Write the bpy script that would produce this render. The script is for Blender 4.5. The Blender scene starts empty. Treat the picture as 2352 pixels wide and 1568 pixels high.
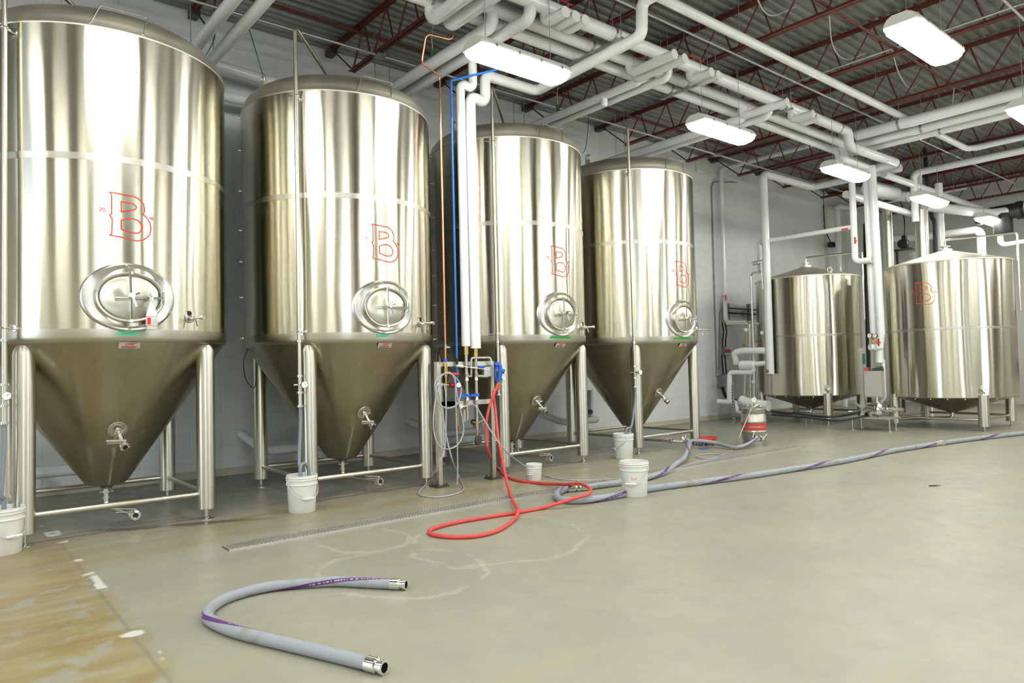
import bpy, math, random
import numpy as np
from mathutils import Vector, Matrix

# ------------------------------------------------------------------ camera, light, exposure
scene = bpy.context.scene
COL = scene.collection
CAM_H, F_PX = 1.4, 1616.0
YAW, PITCH, ROLL = math.radians(39.55), math.radians(1.93), math.radians(-1.36)
_fw = Vector((math.sin(YAW)*math.cos(PITCH), math.cos(YAW)*math.cos(PITCH), math.sin(PITCH)))
_rt = Vector((math.cos(YAW), -math.sin(YAW), 0))
_up = _rt.cross(_fw)
_r = _rt*math.cos(ROLL) + _up*math.sin(ROLL)
_u = _up*math.cos(ROLL) - _rt*math.sin(ROLL)
CAMP = Vector((0, 0, CAM_H))
cam = bpy.data.cameras.new('camera')
cam.sensor_width = 36.0
cam.lens = F_PX*36.0/2352.0
cam.clip_end = 200
camo = bpy.data.objects.new('camera', cam); COL.objects.link(camo)
camo.matrix_world = Matrix(((_r.x, _u.x, -_fw.x, 0), (_r.y, _u.y, -_fw.y, 0), (_r.z, _u.z, -_fw.z, CAM_H), (0, 0, 0, 1)))
scene.camera = camo

LAMP_STRENGTH = 17.0
scene.cycles.max_bounces = 5
scene.cycles.diffuse_bounces = 3
scene.cycles.glossy_bounces = 4
scene.cycles.caustics_reflective = False
scene.cycles.caustics_refractive = False
scene.cycles.adaptive_threshold = 0.03
LAMP_COLOR = (1.0, 1.0, 0.955)
WINDOW_STRENGTH = 2.2
scene.view_settings.view_transform = 'Standard'
scene.view_settings.look = 'None'
scene.view_settings.gamma = 1.0
scene.view_settings.use_curve_mapping = False
scene.view_settings.exposure = 1.28
world = bpy.data.worlds.new('world'); scene.world = world
world.use_nodes = True
world.node_tree.nodes['Background'].inputs[0].default_value = (0.75, 0.85, 1.0, 1)
world.node_tree.nodes['Background'].inputs[1].default_value = 0.05

# measured points: where a sight line meets a plane of the room
def _ray(px, py): return _fw*F_PX + _r*(px-1176) - _u*(py-784)
def at_z(px, py, z):
    d = _ray(px, py); return CAMP + d*((z-CAM_H)/d.z)
def at_y(px, py, y):
    d = _ray(px, py); return CAMP + d*(y/d.y)
def at_x(px, py, x):
    d = _ray(px, py); return CAMP + d*(x/d.x)
def V(*a): return Vector(a)

# ------------------------------------------------------------------ materials
MATS = {}
def nodes_of(name):
    m = bpy.data.materials.new(name); m.use_nodes = True
    nt = m.node_tree
    return m, nt, nt.nodes['Principled BSDF'], nt.links
def inp(b, n, v):
    b.inputs[n].default_value = v
def simple(name, col, rough=0.5, metal=0.0, var=0.0, vscale=6.0, bump=0.0, bscale=60, coat=0.0, spec=0.5, trans=0.0):
    m, nt, b, L = nodes_of(name)
    inp(b, 'Base Color', (*col, 1)); inp(b, 'Roughness', rough); inp(b, 'Metallic', metal)
    inp(b, 'Coat Weight', coat); inp(b, 'Specular IOR Level', spec)
    if trans: inp(b, 'Transmission Weight', trans)
    tc = nt.nodes.new('ShaderNodeTexCoord')
    if var:
        n = nt.nodes.new('ShaderNodeTexNoise'); n.inputs['Scale'].default_value = vscale; n.inputs['Detail'].default_value = 5
        L.new(tc.outputs['Object'], n.inputs['Vector'])
        r = nt.nodes.new('ShaderNodeMapRange'); r.inputs[1].default_value = 0.3; r.inputs[2].default_value = 0.7
        r.inputs[3].default_value = 1-var; r.inputs[4].default_value = 1+var*0.4
        L.new(n.outputs['Fac'], r.inputs[0])
        mx = nt.nodes.new('ShaderNodeMix'); mx.data_type = 'RGBA'; mx.blend_type = 'MULTIPLY'; mx.inputs[0].default_value = 1
        mx.inputs[6].default_value = (*col, 1)
        L.new(r.outputs[0], mx.inputs[7]); L.new(mx.outputs[2], b.inputs['Base Color'])
    if bump:
        n2 = nt.nodes.new('ShaderNodeTexNoise'); n2.inputs['Scale'].default_value = bscale; n2.inputs['Detail'].default_value = 4
        L.new(tc.outputs['Object'], n2.inputs['Vector'])
        bp = nt.nodes.new('ShaderNodeBump'); bp.inputs['Strength'].default_value = bump; bp.inputs['Distance'].default_value = 0.01
        L.new(n2.outputs['Fac'], bp.inputs['Height']); L.new(bp.outputs[0], b.inputs['Normal'])
    MATS[name] = m
    return m

def brushed(name, col, rough, aniso, wave=0.0, wscale=3.0, stain=0.0, rot=0.0, even=False, axis='Z'):
    """polished stainless sheet: fine horizontal grain (anisotropic) and the slight waviness of rolled plate"""
    m, nt, b, L = nodes_of(name)
    inp(b, 'Base Color', (*col, 1)); inp(b, 'Metallic', 1.0); inp(b, 'Roughness', rough)
    inp(b, 'Anisotropic', aniso); inp(b, 'Anisotropic Rotation', rot)
    tg = nt.nodes.new('ShaderNodeTangent'); tg.direction_type = 'RADIAL'; tg.axis = axis
    L.new(tg.outputs[0], b.inputs['Tangent'])
    tc = nt.nodes.new('ShaderNodeTexCoord')
    if wave:
        mp = nt.nodes.new('ShaderNodeMapping'); mp.inputs['Scale'].default_value = (1, 1, 0.05)
        L.new(tc.outputs['Object'], mp.inputs['Vector'])
        n = nt.nodes.new('ShaderNodeTexNoise'); n.inputs['Scale'].default_value = wscale; n.inputs['Detail'].default_value = 0.0
        L.new(mp.outputs[0], n.inputs['Vector'])
        bp = nt.nodes.new('ShaderNodeBump'); bp.inputs['Strength'].default_value = wave; bp.inputs['Distance'].default_value = 0.05
        L.new(n.outputs['Fac'], bp.inputs['Height']); L.new(bp.outputs[0], b.inputs['Normal'])
    if even:
        MATS[name] = m; return m
    n3 = nt.nodes.new('ShaderNodeTexNoise'); n3.inputs['Scale'].default_value = 2.2; n3.inputs['Detail'].default_value = 6
    L.new(tc.outputs['Object'], n3.inputs['Vector'])
    rr = nt.nodes.new('ShaderNodeMapRange'); rr.inputs[1].default_value = 0.3; rr.inputs[2].default_value = 0.75
    rr.inputs[3].default_value = rough*0.9; rr.inputs[4].default_value = rough*1.15
    L.new(n3.outputs['Fac'], rr.inputs[0]); L.new(rr.outputs[0], b.inputs['Roughness'])
    if stain:
        cr = nt.nodes.new('ShaderNodeMapRange'); cr.inputs[1].default_value = 0.42; cr.inputs[2].default_value = 0.7
        cr.inputs[3].default_value = 0.0; cr.inputs[4].default_value = stain
        L.new(n3.outputs['Fac'], cr.inputs[0])
        mx = nt.nodes.new('ShaderNodeMix'); mx.data_type = 'RGBA'
        mx.inputs[6].default_value = (*col, 1); mx.inputs[7].default_value = (col[0]*0.72, col[1]*0.66, col[2]*0.52, 1)
        L.new(cr.outputs[0], mx.inputs[0]); L.new(mx.outputs[2], b.inputs['Base Color'])
    MATS[name] = m
    return m

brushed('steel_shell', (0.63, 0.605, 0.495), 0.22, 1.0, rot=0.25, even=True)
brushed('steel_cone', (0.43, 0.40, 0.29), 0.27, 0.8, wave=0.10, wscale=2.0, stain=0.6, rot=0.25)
brushed('steel_band', (0.56, 0.55, 0.48), 0.36, 0.6, rot=0.25, even=True)
brushed('steel_skirt', (0.55, 0.53, 0.44), 0.33, 0.5, rot=0.25)
brushed('steel_dome', (0.78, 0.75, 0.63), 0.48, 0.0, stain=0.35)
brushed('steel_leg', (0.64, 0.62, 0.53), 0.34, 0.6, rot=0.25, even=True)
brushed('steel_dull', (0.70, 0.69, 0.63), 0.50, 0.0)
brushed('steel_ring', (0.60, 0.59, 0.53), 0.30, 0.0)
brushed('steel_door', (0.62, 0.60, 0.50), 0.32, 0.85, axis='Y')
simple('keg_steel', (0.50, 0.49, 0.43), 0.38, 1.0, var=0.15, vscale=9)
simple('steel', (0.70, 0.69, 0.62), 0.27, 1.0)
simple('chrome', (0.82, 0.82, 0.78), 0.12, 1.0)
simple('galvanized', (0.48, 0.50, 0.50), 0.42, 0.85, var=0.2, vscale=20)
simple('cast_iron_pipe', (0.55, 0.53, 0.47), 0.45, 0.8, var=0.2, vscale=30)
simple('white_jacket', (0.91, 0.925, 0.90), 0.20, coat=0.3, var=0.05, vscale=3, bump=0.05, bscale=8)
simple('white_plastic', (0.82, 0.83, 0.77), 0.42, var=0.04)
simple('white_paint', (0.76, 0.76, 0.68), 0.45)
simple('red_primer', (0.17, 0.045, 0.028), 0.6, var=0.35, vscale=8)
simple('red_hose', (0.72, 0.075, 0.065), 0.45, var=0.1, vscale=14)
simple('red_plastic', (0.70, 0.06, 0.04), 0.4)
simple('red_print', (0.82, 0.06, 0.03), 0.8, spec=0.05)
simple('dark_red', (0.30, 0.02, 0.02), 0.4)
simple('blue_plastic', (0.02, 0.12, 0.62), 0.35)
simple('blue_tube', (0.02, 0.17, 0.68), 0.35)
simple('green_tape', (0.035, 0.36, 0.06), 0.6)
simple('teal_tape', (0.10, 0.50, 0.30), 0.6)
simple('green_line', (0.03, 0.16, 0.07), 0.6)
simple('black_rubber', (0.02, 0.02, 0.02), 0.5)
simple('black_print', (0.03, 0.03, 0.03), 0.6)
simple('dark_hole', (0.015, 0.014, 0.012), 0.7)
simple('drain_pit', (0.10, 0.095, 0.08), 0.7)
simple('copper', (0.80, 0.36, 0.20), 0.25, 1.0)
simple('brass', (0.62, 0.44, 0.16), 0.35, 1.0)
simple('grey_enamel', (0.27, 0.29, 0.30), 0.45)
simple('plate_label', (0.62, 0.60, 0.53), 0.4, 0.3)
simple('gauge_face', (0.85, 0.87, 0.88), 0.3)
simple('cable_white', (0.6, 0.6, 0.52), 0.5)
simple('wood_tag', (0.45, 0.30, 0.06), 0.6)
simple('conduit', (0.62, 0.63, 0.60), 0.35, 0.7)
simple('brown_panel', (0.18, 0.09, 0.06), 0.5)
simple('dark_steel', (0.10, 0.10, 0.09), 0.5, 0.6)

def clear_tube():
    m, nt, b, L = nodes_of('clear_vinyl')
    inp(b, 'Base Color', (0.66, 0.66, 0.68, 1)); inp(b, 'Roughness', 0.2); inp(b, 'Transmission Weight', 0.35)
    inp(b, 'IOR', 1.3)
    MATS['clear_vinyl'] = m
    m, nt, b, L = nodes_of('blue_vinyl')
    inp(b, 'Base Color', (0.36, 0.40, 0.46, 1)); inp(b, 'Roughness', 0.25); inp(b, 'Transmission Weight', 0.3); inp(b, 'IOR', 1.3)
    MATS['blue_vinyl'] = m
clear_tube()

def hose_mat():
    m, nt, b, L = nodes_of('grey_hose')
    N = nt.nodes.new
    uv = N('ShaderNodeUVMap'); uv.uv_map = 'UVMap'
    sp = N('ShaderNodeSeparateXYZ'); L.new(uv.outputs[0], sp.inputs[0])
    ml = N('ShaderNodeMath'); ml.operation = 'MULTIPLY'; ml.inputs[1].default_value = 0.62; L.new(sp.outputs[1], ml.inputs[0])
    ad = N('ShaderNodeMath'); ad.operation = 'ADD'; L.new(sp.outputs[0], ad.inputs[0]); L.new(ml.outputs[0], ad.inputs[1])
    fr = N('ShaderNodeMath'); fr.operation = 'FRACT'; L.new(ad.outputs[0], fr.inputs[0])
    lt = N('ShaderNodeMath'); lt.operation = 'LESS_THAN'; lt.inputs[1].default_value = 0.13; L.new(fr.outputs[0], lt.inputs[0])
    # pale print inside the stripe: short runs of marks
    c1 = N('ShaderNodeMath'); c1.operation = 'COMPARE'; c1.inputs[1].default_value = 0.065; c1.inputs[2].default_value = 0.022; L.new(fr.outputs[0], c1.inputs[0])
    wn = N('ShaderNodeTexNoise'); wn.noise_dimensions = '1D'; wn.inputs['Scale'].default_value = 55; wn.inputs['Detail'].default_value = 0
    L.new(sp.outputs[1], wn.inputs['W'])
    g1 = N('ShaderNodeMath'); g1.operation = 'GREATER_THAN'; g1.inputs[1].default_value = 0.5; L.new(wn.outputs['Fac'], g1.inputs[0])
    w2 = N('ShaderNodeTexNoise'); w2.noise_dimensions = '1D'; w2.inputs['Scale'].default_value = 3.5; w2.inputs['Detail'].default_value = 0
    L.new(sp.outputs[1], w2.inputs['W'])
    g2 = N('ShaderNodeMath'); g2.operation = 'GREATER_THAN'; g2.inputs[1].default_value = 0.48; L.new(w2.outputs['Fac'], g2.inputs[0])
    m1 = N('ShaderNodeMath'); m1.operation = 'MULTIPLY'; L.new(c1.outputs[0], m1.inputs[0]); L.new(g1.outputs[0], m1.inputs[1])
    m2 = N('ShaderNodeMath'); m2.operation = 'MULTIPLY'; L.new(m1.outputs[0], m2.inputs[0]); L.new(g2.outputs[0], m2.inputs[1])
    tc = N('ShaderNodeTexCoord')
    ns = N('ShaderNodeTexNoise'); ns.inputs['Scale'].default_value = 9; ns.inputs['Detail'].default_value = 5; L.new(tc.outputs['Object'], ns.inputs['Vector'])
    rp = N('ShaderNodeMapRange'); rp.inputs[1].default_value = 0.55; rp.inputs[2].default_value = 0.72; L.new(ns.outputs['Fac'], rp.inputs[0])
    a = N('ShaderNodeMix'); a.data_type = 'RGBA'; a.inputs[6].default_value = (0.335, 0.36, 0.39, 1); a.inputs[7].default_value = (0.27, 0.25, 0.19, 1)
    L.new(rp.outputs[0], a.inputs[0])
    bb = N('ShaderNodeMix'); bb.data_type = 'RGBA'; bb.inputs[7].default_value = (0.11, 0.035, 0.16, 1)
    L.new(lt.outputs[0], bb.inputs[0]); L.new(a.outputs[2], bb.inputs[6])
    cc = N('ShaderNodeMix'); cc.data_type = 'RGBA'; cc.inputs[7].default_value = (0.45, 0.4, 0.5, 1)
    L.new(m2.outputs[0], cc.inputs[0]); L.new(bb.outputs[2], cc.inputs[6])
    L.new(cc.outputs[2], b.inputs['Base Color']); inp(b, 'Roughness', 0.55)
    MATS['grey_hose'] = m
hose_mat()

def lamp_mats():
    for nm, colr, st in (('lamp_glow', LAMP_COLOR, LAMP_STRENGTH), ('unseen_window_glow', (0.72, 0.86, 1.0), WINDOW_STRENGTH)):
        m, nt, b, L = nodes_of(nm)
        inp(b, 'Base Color', (0.8, 0.8, 0.8, 1)); inp(b, 'Emission Color', (*colr, 1)); inp(b, 'Emission Strength', st)
        MATS[nm] = m
lamp_mats()

def floor_mat():
    m, nt, b, L = nodes_of('concrete_floor')
    N = nt.nodes.new
    tc = N('ShaderNodeTexCoord')
    def noise(sc, det=5, vec=None, scale=None, rough=0.55):
        n = N('ShaderNodeTexNoise'); n.inputs['Scale'].default_value = sc; n.inputs['Detail'].default_value = det
        n.inputs['Roughness'].default_value = rough
        if scale:
            mp = N('ShaderNodeMapping'); mp.inputs['Scale'].default_value = scale
            L.new(tc.outputs['Object'], mp.inputs['Vector']); L.new(mp.outputs[0], n.inputs['Vector'])
        else: L.new(tc.outputs['Object'], n.inputs['Vector'])
        return n.outputs['Fac']
    def mr(src, a, c, d=0.0, e=1.0):
        r = N('ShaderNodeMapRange'); r.inputs[1].default_value = a; r.inputs[2].default_value = c
        r.inputs[3].default_value = d; r.inputs[4].default_value = e
        L.new(src, r.inputs[0]); return r.outputs[0]
    def mth(op, x, y=None):
        n = N('ShaderNodeMath'); n.operation = op
        for i, v in enumerate((x, y)):
            if v is None: continue
            if isinstance(v, (int, float)): n.inputs[i].default_value = v
            else: L.new(v, n.inputs[i])
        return n.outputs[0]
    def mix(fac, A, B, mode='MIX'):
        n = N('ShaderNodeMix'); n.data_type = 'RGBA'; n.blend_type = mode
        if isinstance(fac, (int, float)): n.inputs[0].default_value = fac
        else: L.new(fac, n.inputs[0])
        for i, v in ((6, A), (7, B)):
            if isinstance(v, tuple): n.inputs[i].default_value = (*v, 1)
            else: L.new(v, n.inputs[i])
        return n.outputs[2]
    sx = N('ShaderNodeSeparateXYZ'); L.new(tc.outputs['Object'], sx.inputs[0])
    X, Y = sx.outputs[0], sx.outputs[1]
    n1 = noise(0.9, 8); n2 = noise(5.0, 8); n3 = noise(60, 3); n4 = noise(1.4, 6, scale=(0.35, 1.6, 1)); n5 = noise(2.3, 7, scale=(0.5, 2.0, 1))
    c = mix(mr(n1, 0.3, 0.7), (0.305, 0.303, 0.236), (0.365, 0.36, 0.266))
    c = mix(mr(n2, 0.45, 0.75, 0, 0.45), c, (0.30, 0.31, 0.275))
    c = mix(mr(n4, 0.50, 0.72, 0, 0.5), c, (0.385, 0.345, 0.21))
    c = mix(mr(n3, 0.55, 0.8, 0, 0.25), c, (0.30, 0.30, 0.26))
    # rusty brown slab left of the saw joint
    wob = mth('MULTIPLY', mth('SUBTRACT', n2, 0.5), 0.25)
    xw = mth('ADD', X, wob)
    left = mr(xw, 0.78, 0.95, 1, 0)
    brown = mix(mr(n5, 0.35, 0.65), (0.36, 0.30, 0.15), (0.27, 0.20, 0.08))
    brown = mix(mr(n2, 0.52, 0.62, 0, 0.7), brown, (0.34, 0.34, 0.29))
    c = mix(mth('MULTIPLY', left, mr(n4, 0.28, 0.5, 0.45, 0.95)), c, brown)
    # brown water stain in the strip between tanks and trench drain
    strip = mth('MULTIPLY', mr(mth('ADD', Y, wob), 5.85, 6.3), mr(mth('ADD', Y, wob), 7.0, 7.9, 1, 0.25))
    strip = mth('MULTIPLY', strip, mr(X, 5.0, 10.0, 1, 0.25))
    c = mix(mth('MULTIPLY', strip, mr(n5, 0.36, 0.62, 0.1, 0.85)), c, (0.30, 0.235, 0.12))
    # greyer, mottled tone from the tank row back to the wall
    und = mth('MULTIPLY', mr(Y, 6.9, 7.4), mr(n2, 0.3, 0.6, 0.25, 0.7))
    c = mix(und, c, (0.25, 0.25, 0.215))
    # dark wet streak from the first tank's outlet
    lx = mth('ADD', mth('MULTIPLY', mth('SUBTRACT', X, 1.1), 0.5), Y)     # y + 0.5(x-1.1)
    d = mth('ABSOLUTE', mth('SUBTRACT', lx, mth('ADD', 7.40, mth('MULTIPLY', mth('SUBTRACT', n1, 0.5), 0.5))))
    wet = mth('MULTIPLY', mr(d, 0.02, 0.10, 1, 0), mth('MULTIPLY', mr(X, 1.0, 1.25), mr(X, 2.1, 2.6, 1, 0)))
    c = mix(mth('MULTIPLY', wet, 0.9), c, (0.085, 0.065, 0.04))
    # saw joint and pale filler chips beside it
    jd = mth('ABSOLUTE', mth('SUBTRACT', X, mth('ADD', 0.84, mth('MULTIPLY', wob, 0.12))))
    c = mix(mr(jd, 0.006, 0.016, 0.5, 0), c, (0.20, 0.19, 0.15))
    chip = mth('MULTIPLY', mr(jd, 0.05, 0.065, 1, 0), mr(noise(2.6, 2), 0.60, 0.63))
    c = mix(chip, c, (0.66, 0.66, 0.60))
    # dried pale rings of spilled water
    for (rx, ry, rad, w) in ((2.75, 5.25, 0.42, 0.03), (2.45, 4.35, 0.55, 0.035), (3.6, 4.6, 0.75, 0.025)):
        q = mth('SQRT', mth('ADD', mth('POWER', mth('SUBTRACT', X, rx), 2.0), mth('POWER', mth('SUBTRACT', Y, ry), 2.0)))
        q = mth('ADD', q, mth('MULTIPLY', mth('SUBTRACT', n1, 0.5), 0.9))
        ring = mr(mth('ABSOLUTE', mth('SUBTRACT', q, rad)), w*0.5, w, 1, 0)
        c = mix(mth('MULTIPLY', ring, mr(n4, 0.42, 0.5, 0, 0.28)), c, (0.60, 0.60, 0.50))
    L.new(c, b.inputs['Base Color'])
    ro = mth('SUBTRACT', mr(n2, 0.3, 0.7, 0.30, 0.48), mth('MULTIPLY', wet, 0.2))
    L.new(ro, b.inputs['Roughness']); inp(b, 'Specular IOR Level', 0.45)
    bp = N('ShaderNodeBump'); bp.inputs['Strength'].default_value = 0.08; bp.inputs['Distance'].default_value = 0.01
    L.new(n2, bp.inputs['Height']); L.new(bp.outputs[0], b.inputs['Normal'])
    MATS['concrete_floor'] = m
floor_mat()
simple('painted_block', (0.86, 0.88, 0.845), 0.45, var=0.06, vscale=2.0, bump=0.25, bscale=40)
simple('mortar', (0.85, 0.87, 0.835), 0.5, var=0.06, vscale=2.0)
simple('grey_wall', (0.74, 0.74, 0.67), 0.55, var=0.06, vscale=1.2, bump=0.1, bscale=30)
simple('beige_wall', (0.36, 0.33, 0.24), 0.6, var=0.1, vscale=0.8)
simple('deck_metal', (0.31, 0.31, 0.29), 0.5, 0.35, var=0.25, vscale=2.5)
simple('cream_strip', (0.62, 0.58, 0.44), 0.6)
simple('added_door_dark', (0.05, 0.05, 0.045), 0.7)

# ------------------------------------------------------------------ mesh helpers
def fillet(path, bend):
    """round the corners of a polyline with arcs of centre-line radius bend"""
    P = [Vector(p) for p in path]
    if bend <= 0 or len(P) < 3: return P
    out = [P[0]]
    for i in range(1, len(P)-1):
        a, p, c = P[i-1], P[i], P[i+1]
        u, w = (a-p), (c-p)
        la, lc = u.length, w.length
        u.normalize(); w.normalize()
        ang = u.angle(w, math.pi)
        if ang > math.pi-0.02: out.append(p); continue
        t = min(bend/math.tan(ang/2), la*0.5 if i > 1 else la*0.98, lc*0.5 if i < len(P)-2 else lc*0.98)
        rad = t*math.tan(ang/2)
        bis = (u+w).normalized(); cen = p + bis*(rad/math.sin(ang/2))
        s = (p+u*t)-cen; e = (p+w*t)-cen
        tot = s.angle(e)
        ax = s.cross(e).normalized()
        n = max(2, int(tot/0.30)+1)
        for k in range(n+1):
            out.append(cen + Matrix.Rotation(tot*k/n, 3, ax) @ s)
    out.append(P[-1])
    return out

def smooth_curve(pts, n=6):
    """Catmull-Rom through the points"""
    P = [Vector(p) for p in pts]
    P = [P[0]*2-P[1]] + P + [P[-1]*2-P[-2]]
    out = []
    for i in range(1, len(P)-2):
        a, b, c, d = P[i-1:i+3]
        for k in range(n):
            t = k/n
            out.append(0.5*((2*b) + (c-a)*t + (2*a-5*b+4*c-d)*t*t + (3*b-a-3*c+d)*t**3))
    out.append(P[-2])
    return out

class MB:
    def __init__(s): s.v = []; s.f = []; s.uv = []
    def face(s, idx, uv=None):
        s.f.append(tuple(idx)); s.uv.append(uv if uv else [(0, 0)]*len(idx))
    def box(s, c, d, rot=None, bevel=0.0):
        c = Vector(c); hx, hy, hz = d[0]/2, d[1]/2, d[2]/2
        o = len(s.v)
        pts = [Vector((x, y, z)) for z in (-hz, hz) for y in (-hy, hy) for x in (-hx, hx)]
        if rot is not None: pts = [rot @ p for p in pts]
        s.v += [c+p for p in pts]
        for q in ((0, 2, 3, 1), (4, 5, 7, 6), (0, 1, 5, 4), (2, 6, 7, 3), (0, 4, 6, 2), (1, 3, 7, 5)):
            s.face([o+i for i in q])
        return s
    def beam(s, a, b, w, h, up=(0, 0, 1)):
        a, b = Vector(a), Vector(b); d = b-a; z = d.normalized()
        up = Vector(up)
        x = up.cross(z)
        if x.length < 1e-4: x = Vector((1, 0, 0))
        x.normalize(); y = z.cross(x)
        return s.box((a+b)/2, (w, h, d.length), Matrix((x, y, z)).transposed())
    def sweep(s, P, r, seg=12, cap=True, radii=None):
        n = len(P)
        T = []
        for i in range(n):
            d = (P[min(i+1, n-1)]-P[max(i-1, 0)])
            T.append(d.normalized())
        ref = Vector((0, 0, 1)) if abs(T[0].z) < 0.95 else Vector((0, 1, 0))
        x = (ref - T[0]*ref.dot(T[0])).normalized()
        o = len(s.v); ln = 0.0; lens = []
        for i in range(n):
            if i:
                ln += (P[i]-P[i-1]).length
                x = (x - T[i]*x.dot(T[i])).normalized()
            lens.append(ln)
            y = T[i].cross(x); rr = radii[i] if radii else r
            for k in range(seg):
                a = 2*math.pi*k/seg
                s.v.append(P[i] + x*(math.cos(a)*rr) + y*(math.sin(a)*rr))
        for i in range(n-1):
            for k in range(seg):
                k2 = (k+1) % seg
                s.face((o+i*seg+k, o+i*seg+k2, o+(i+1)*seg+k2, o+(i+1)*seg+k),
                       [(k/seg, lens[i]), ((k+1)/seg, lens[i]), ((k+1)/seg, lens[i+1]), (k/seg, lens[i+1])])
        if cap:
            s.face([o+k for k in range(seg)][::-1]); s.face([o+(n-1)*seg+k for k in range(seg)])
        return s
    def tube(s, path, r, bend=0.0, seg=12, cap=True):
        return s.sweep(fillet(path, bend), r, seg, cap)
    def cyl(s, a, b, r, seg=16, r2=None):
        a, b = Vector(a), Vector(b)
        return s.sweep([a, b], r, seg, True, radii=[r, r if r2 is None else r2])
    def lathe(s, prof, seg=32, origin=(0, 0, 0), axis=(0, 0, 1), sx=1.0):
        """profile of (radius, height) turned round an axis"""
        o0 = Vector(origin); z = Vector(axis).normalized()
        ref = Vector((1, 0, 0)) if abs(z.x) < 0.9 else Vector((0, 1, 0))
        x = (ref - z*ref.dot(z)).normalized(); y = z.cross(x)
        rings = []
        for (r, h) in prof:
            if r < 1e-6:
                rings.append([len(s.v)]); s.v.append(o0+z*h)
            else:
                rings.append(list(range(len(s.v), len(s.v)+seg)))
                for k in range(seg):
                    a = 2*math.pi*k/seg
                    s.v.append(o0 + x*(math.cos(a)*r*sx) + y*(math.sin(a)*r) + z*h)
        for A, B in zip(rings, rings[1:]):
            for k in range(seg):
                k2 = (k+1) % seg
                if len(A) == 1 and len(B) == 1: continue
                if len(A) == 1: s.face((A[0], B[k2], B[k]))
                elif len(B) == 1: s.face((A[k], A[k2], B[0]))
                else: s.face((A[k], A[k2], B[k2], B[k]))
        return s
    def torus(s, c, R, r, axis=(0, 0, 1), seg=24, rs=8):
        z = Vector(axis).normalized(); ref = Vector((1, 0, 0)) if abs(z.x) < 0.9 else Vector((0, 1, 0))
        x = (ref - z*ref.dot(z)).normalized(); y = z.cross(x); c = Vector(c); o = len(s.v)
        for i in range(seg):
            a = 2*math.pi*i/seg; d = x*math.cos(a)+y*math.sin(a)
            for k in range(rs):
                t = 2*math.pi*k/rs
                s.v.append(c + d*(R+r*math.cos(t)) + z*(r*math.sin(t)))
        for i in range(seg):
            i2 = (i+1) % seg
            for k in range(rs):
                k2 = (k+1) % rs
                s.face((o+i*rs+k, o+i2*rs+k, o+i2*rs+k2, o+i*rs+k2))
        return s
    def mesh(s, name, smooth=True, ang=35):
        me = bpy.data.meshes.new(name)
        me.from_pydata([tuple(p) for p in s.v], [], s.f)
        uvl = me.uv_layers.new(name='UVMap')
        flat = [c for f in s.uv for p in f for c in p]
        uvl.data.foreach_set('uv', flat)
        if smooth:
            me.polygons.foreach_set('use_smooth', [True]*len(me.polygons))
            me.set_sharp_from_angle(angle=math.radians(ang))
        me.update()
        return me
    def build(s, name, mat, parent=None, loc=None, smooth=True, ang=35, rotz=0):
        return O(name, s.mesh(name, smooth, ang), mat, parent, loc, rotz)

def O(name, me, mat, parent=None, loc=None, rotz=0):
    o = bpy.data.objects.new(name, me)
    if mat and not me.materials: me.materials.append(MATS[mat])
    COL.objects.link(o)
    if parent: o.parent = parent
    if loc is not None: o.location = loc
    if rotz: o.rotation_euler.z = rotz
    return o
def tag(o, label, cat, group=None):
    o['label'] = label; o['category'] = cat
    if group: o['group'] = group
    return o
def thing(name, label, cat, loc=(0, 0, 0), rotz=0, group=None):
    o = bpy.data.objects.new(name, None); COL.objects.link(o)
    o.empty_display_size = 0.1
    o.location = loc; o.rotation_euler.z = rotz
    return tag(o, label, cat, group)
def struct(o):
    o['kind'] = 'structure'; return o
def copy_tree(o, parent=None):
    c = o.copy(); COL.objects.link(c); c.parent = parent
    for ch in list(o.children): copy_tree(ch, c)
    return c
def text_mesh(body, size, shear=0.0, extrude=0.001):
    cu = bpy.data.curves.new('lettering', 'FONT'); cu.body = body; cu.size = size; cu.shear = shear
    cu.extrude = extrude; cu.align_x = 'CENTER'; cu.align_y = 'CENTER'; cu.resolution_u = 3
    tmp = bpy.data.objects.new('lettering', cu); COL.objects.link(tmp)
    dg = bpy.context.evaluated_depsgraph_get()
    me = bpy.data.meshes.new_from_object(tmp.evaluated_get(dg))
    bpy.data.objects.remove(tmp); bpy.data.curves.remove(cu)
    return me

# ------------------------------------------------------------------ the room
WALL_Y, END_X, LEFT_X, FRONT_Y, DECK_Z = 9.9, 23.0, -6.0, -9.0, 6.28
m = MB(); m.box(((END_X+LEFT_X)/2, (WALL_Y+FRONT_Y)/2, -0.1), (END_X-LEFT_X+1, WALL_Y-FRONT_Y+1, 0.2))
floor = struct(m.build('floor', 'concrete_floor', smooth=False))

# back wall: painted concrete blocks standing proud of recessed joints
m = MB(); m.box(((END_X+LEFT_X)/2, WALL_Y+0.104, 3.2), (END_X-LEFT_X+1, 0.2, 6.4))
wall_back = struct(m.build('wall_back', 'mortar', smooth=False))
BW, BH = 0.406, 0.203
def block_geo(mb, x, z):
    o = len(mb.v); w, h, b, d = BW/2-0.003, BH/2-0.003, 0.004, 0.004
    for (ww, hh, yy) in ((w, h, d), (w-b, h-b, 0.0)):
        for sx, sz in ((-1, -1), (1, -1), (1, 1), (-1, 1)):
            mb.v.append(Vector((x+sx*ww, WALL_Y+yy, z+sz*hh)))
    mb.face((o+4, o+5, o+6, o+7))
    for k in range(4):
        k2 = (k+1) % 4
        mb.face((o+k, o+k2, o+4+k2, o+4+k))
one = MB(); block_geo(one, 0, 0)
one.v = [v-Vector((0, WALL_Y, 0)) for v in one.v]
block_me = one.mesh('block', smooth=False)
rest = MB(); nb = 0
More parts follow.
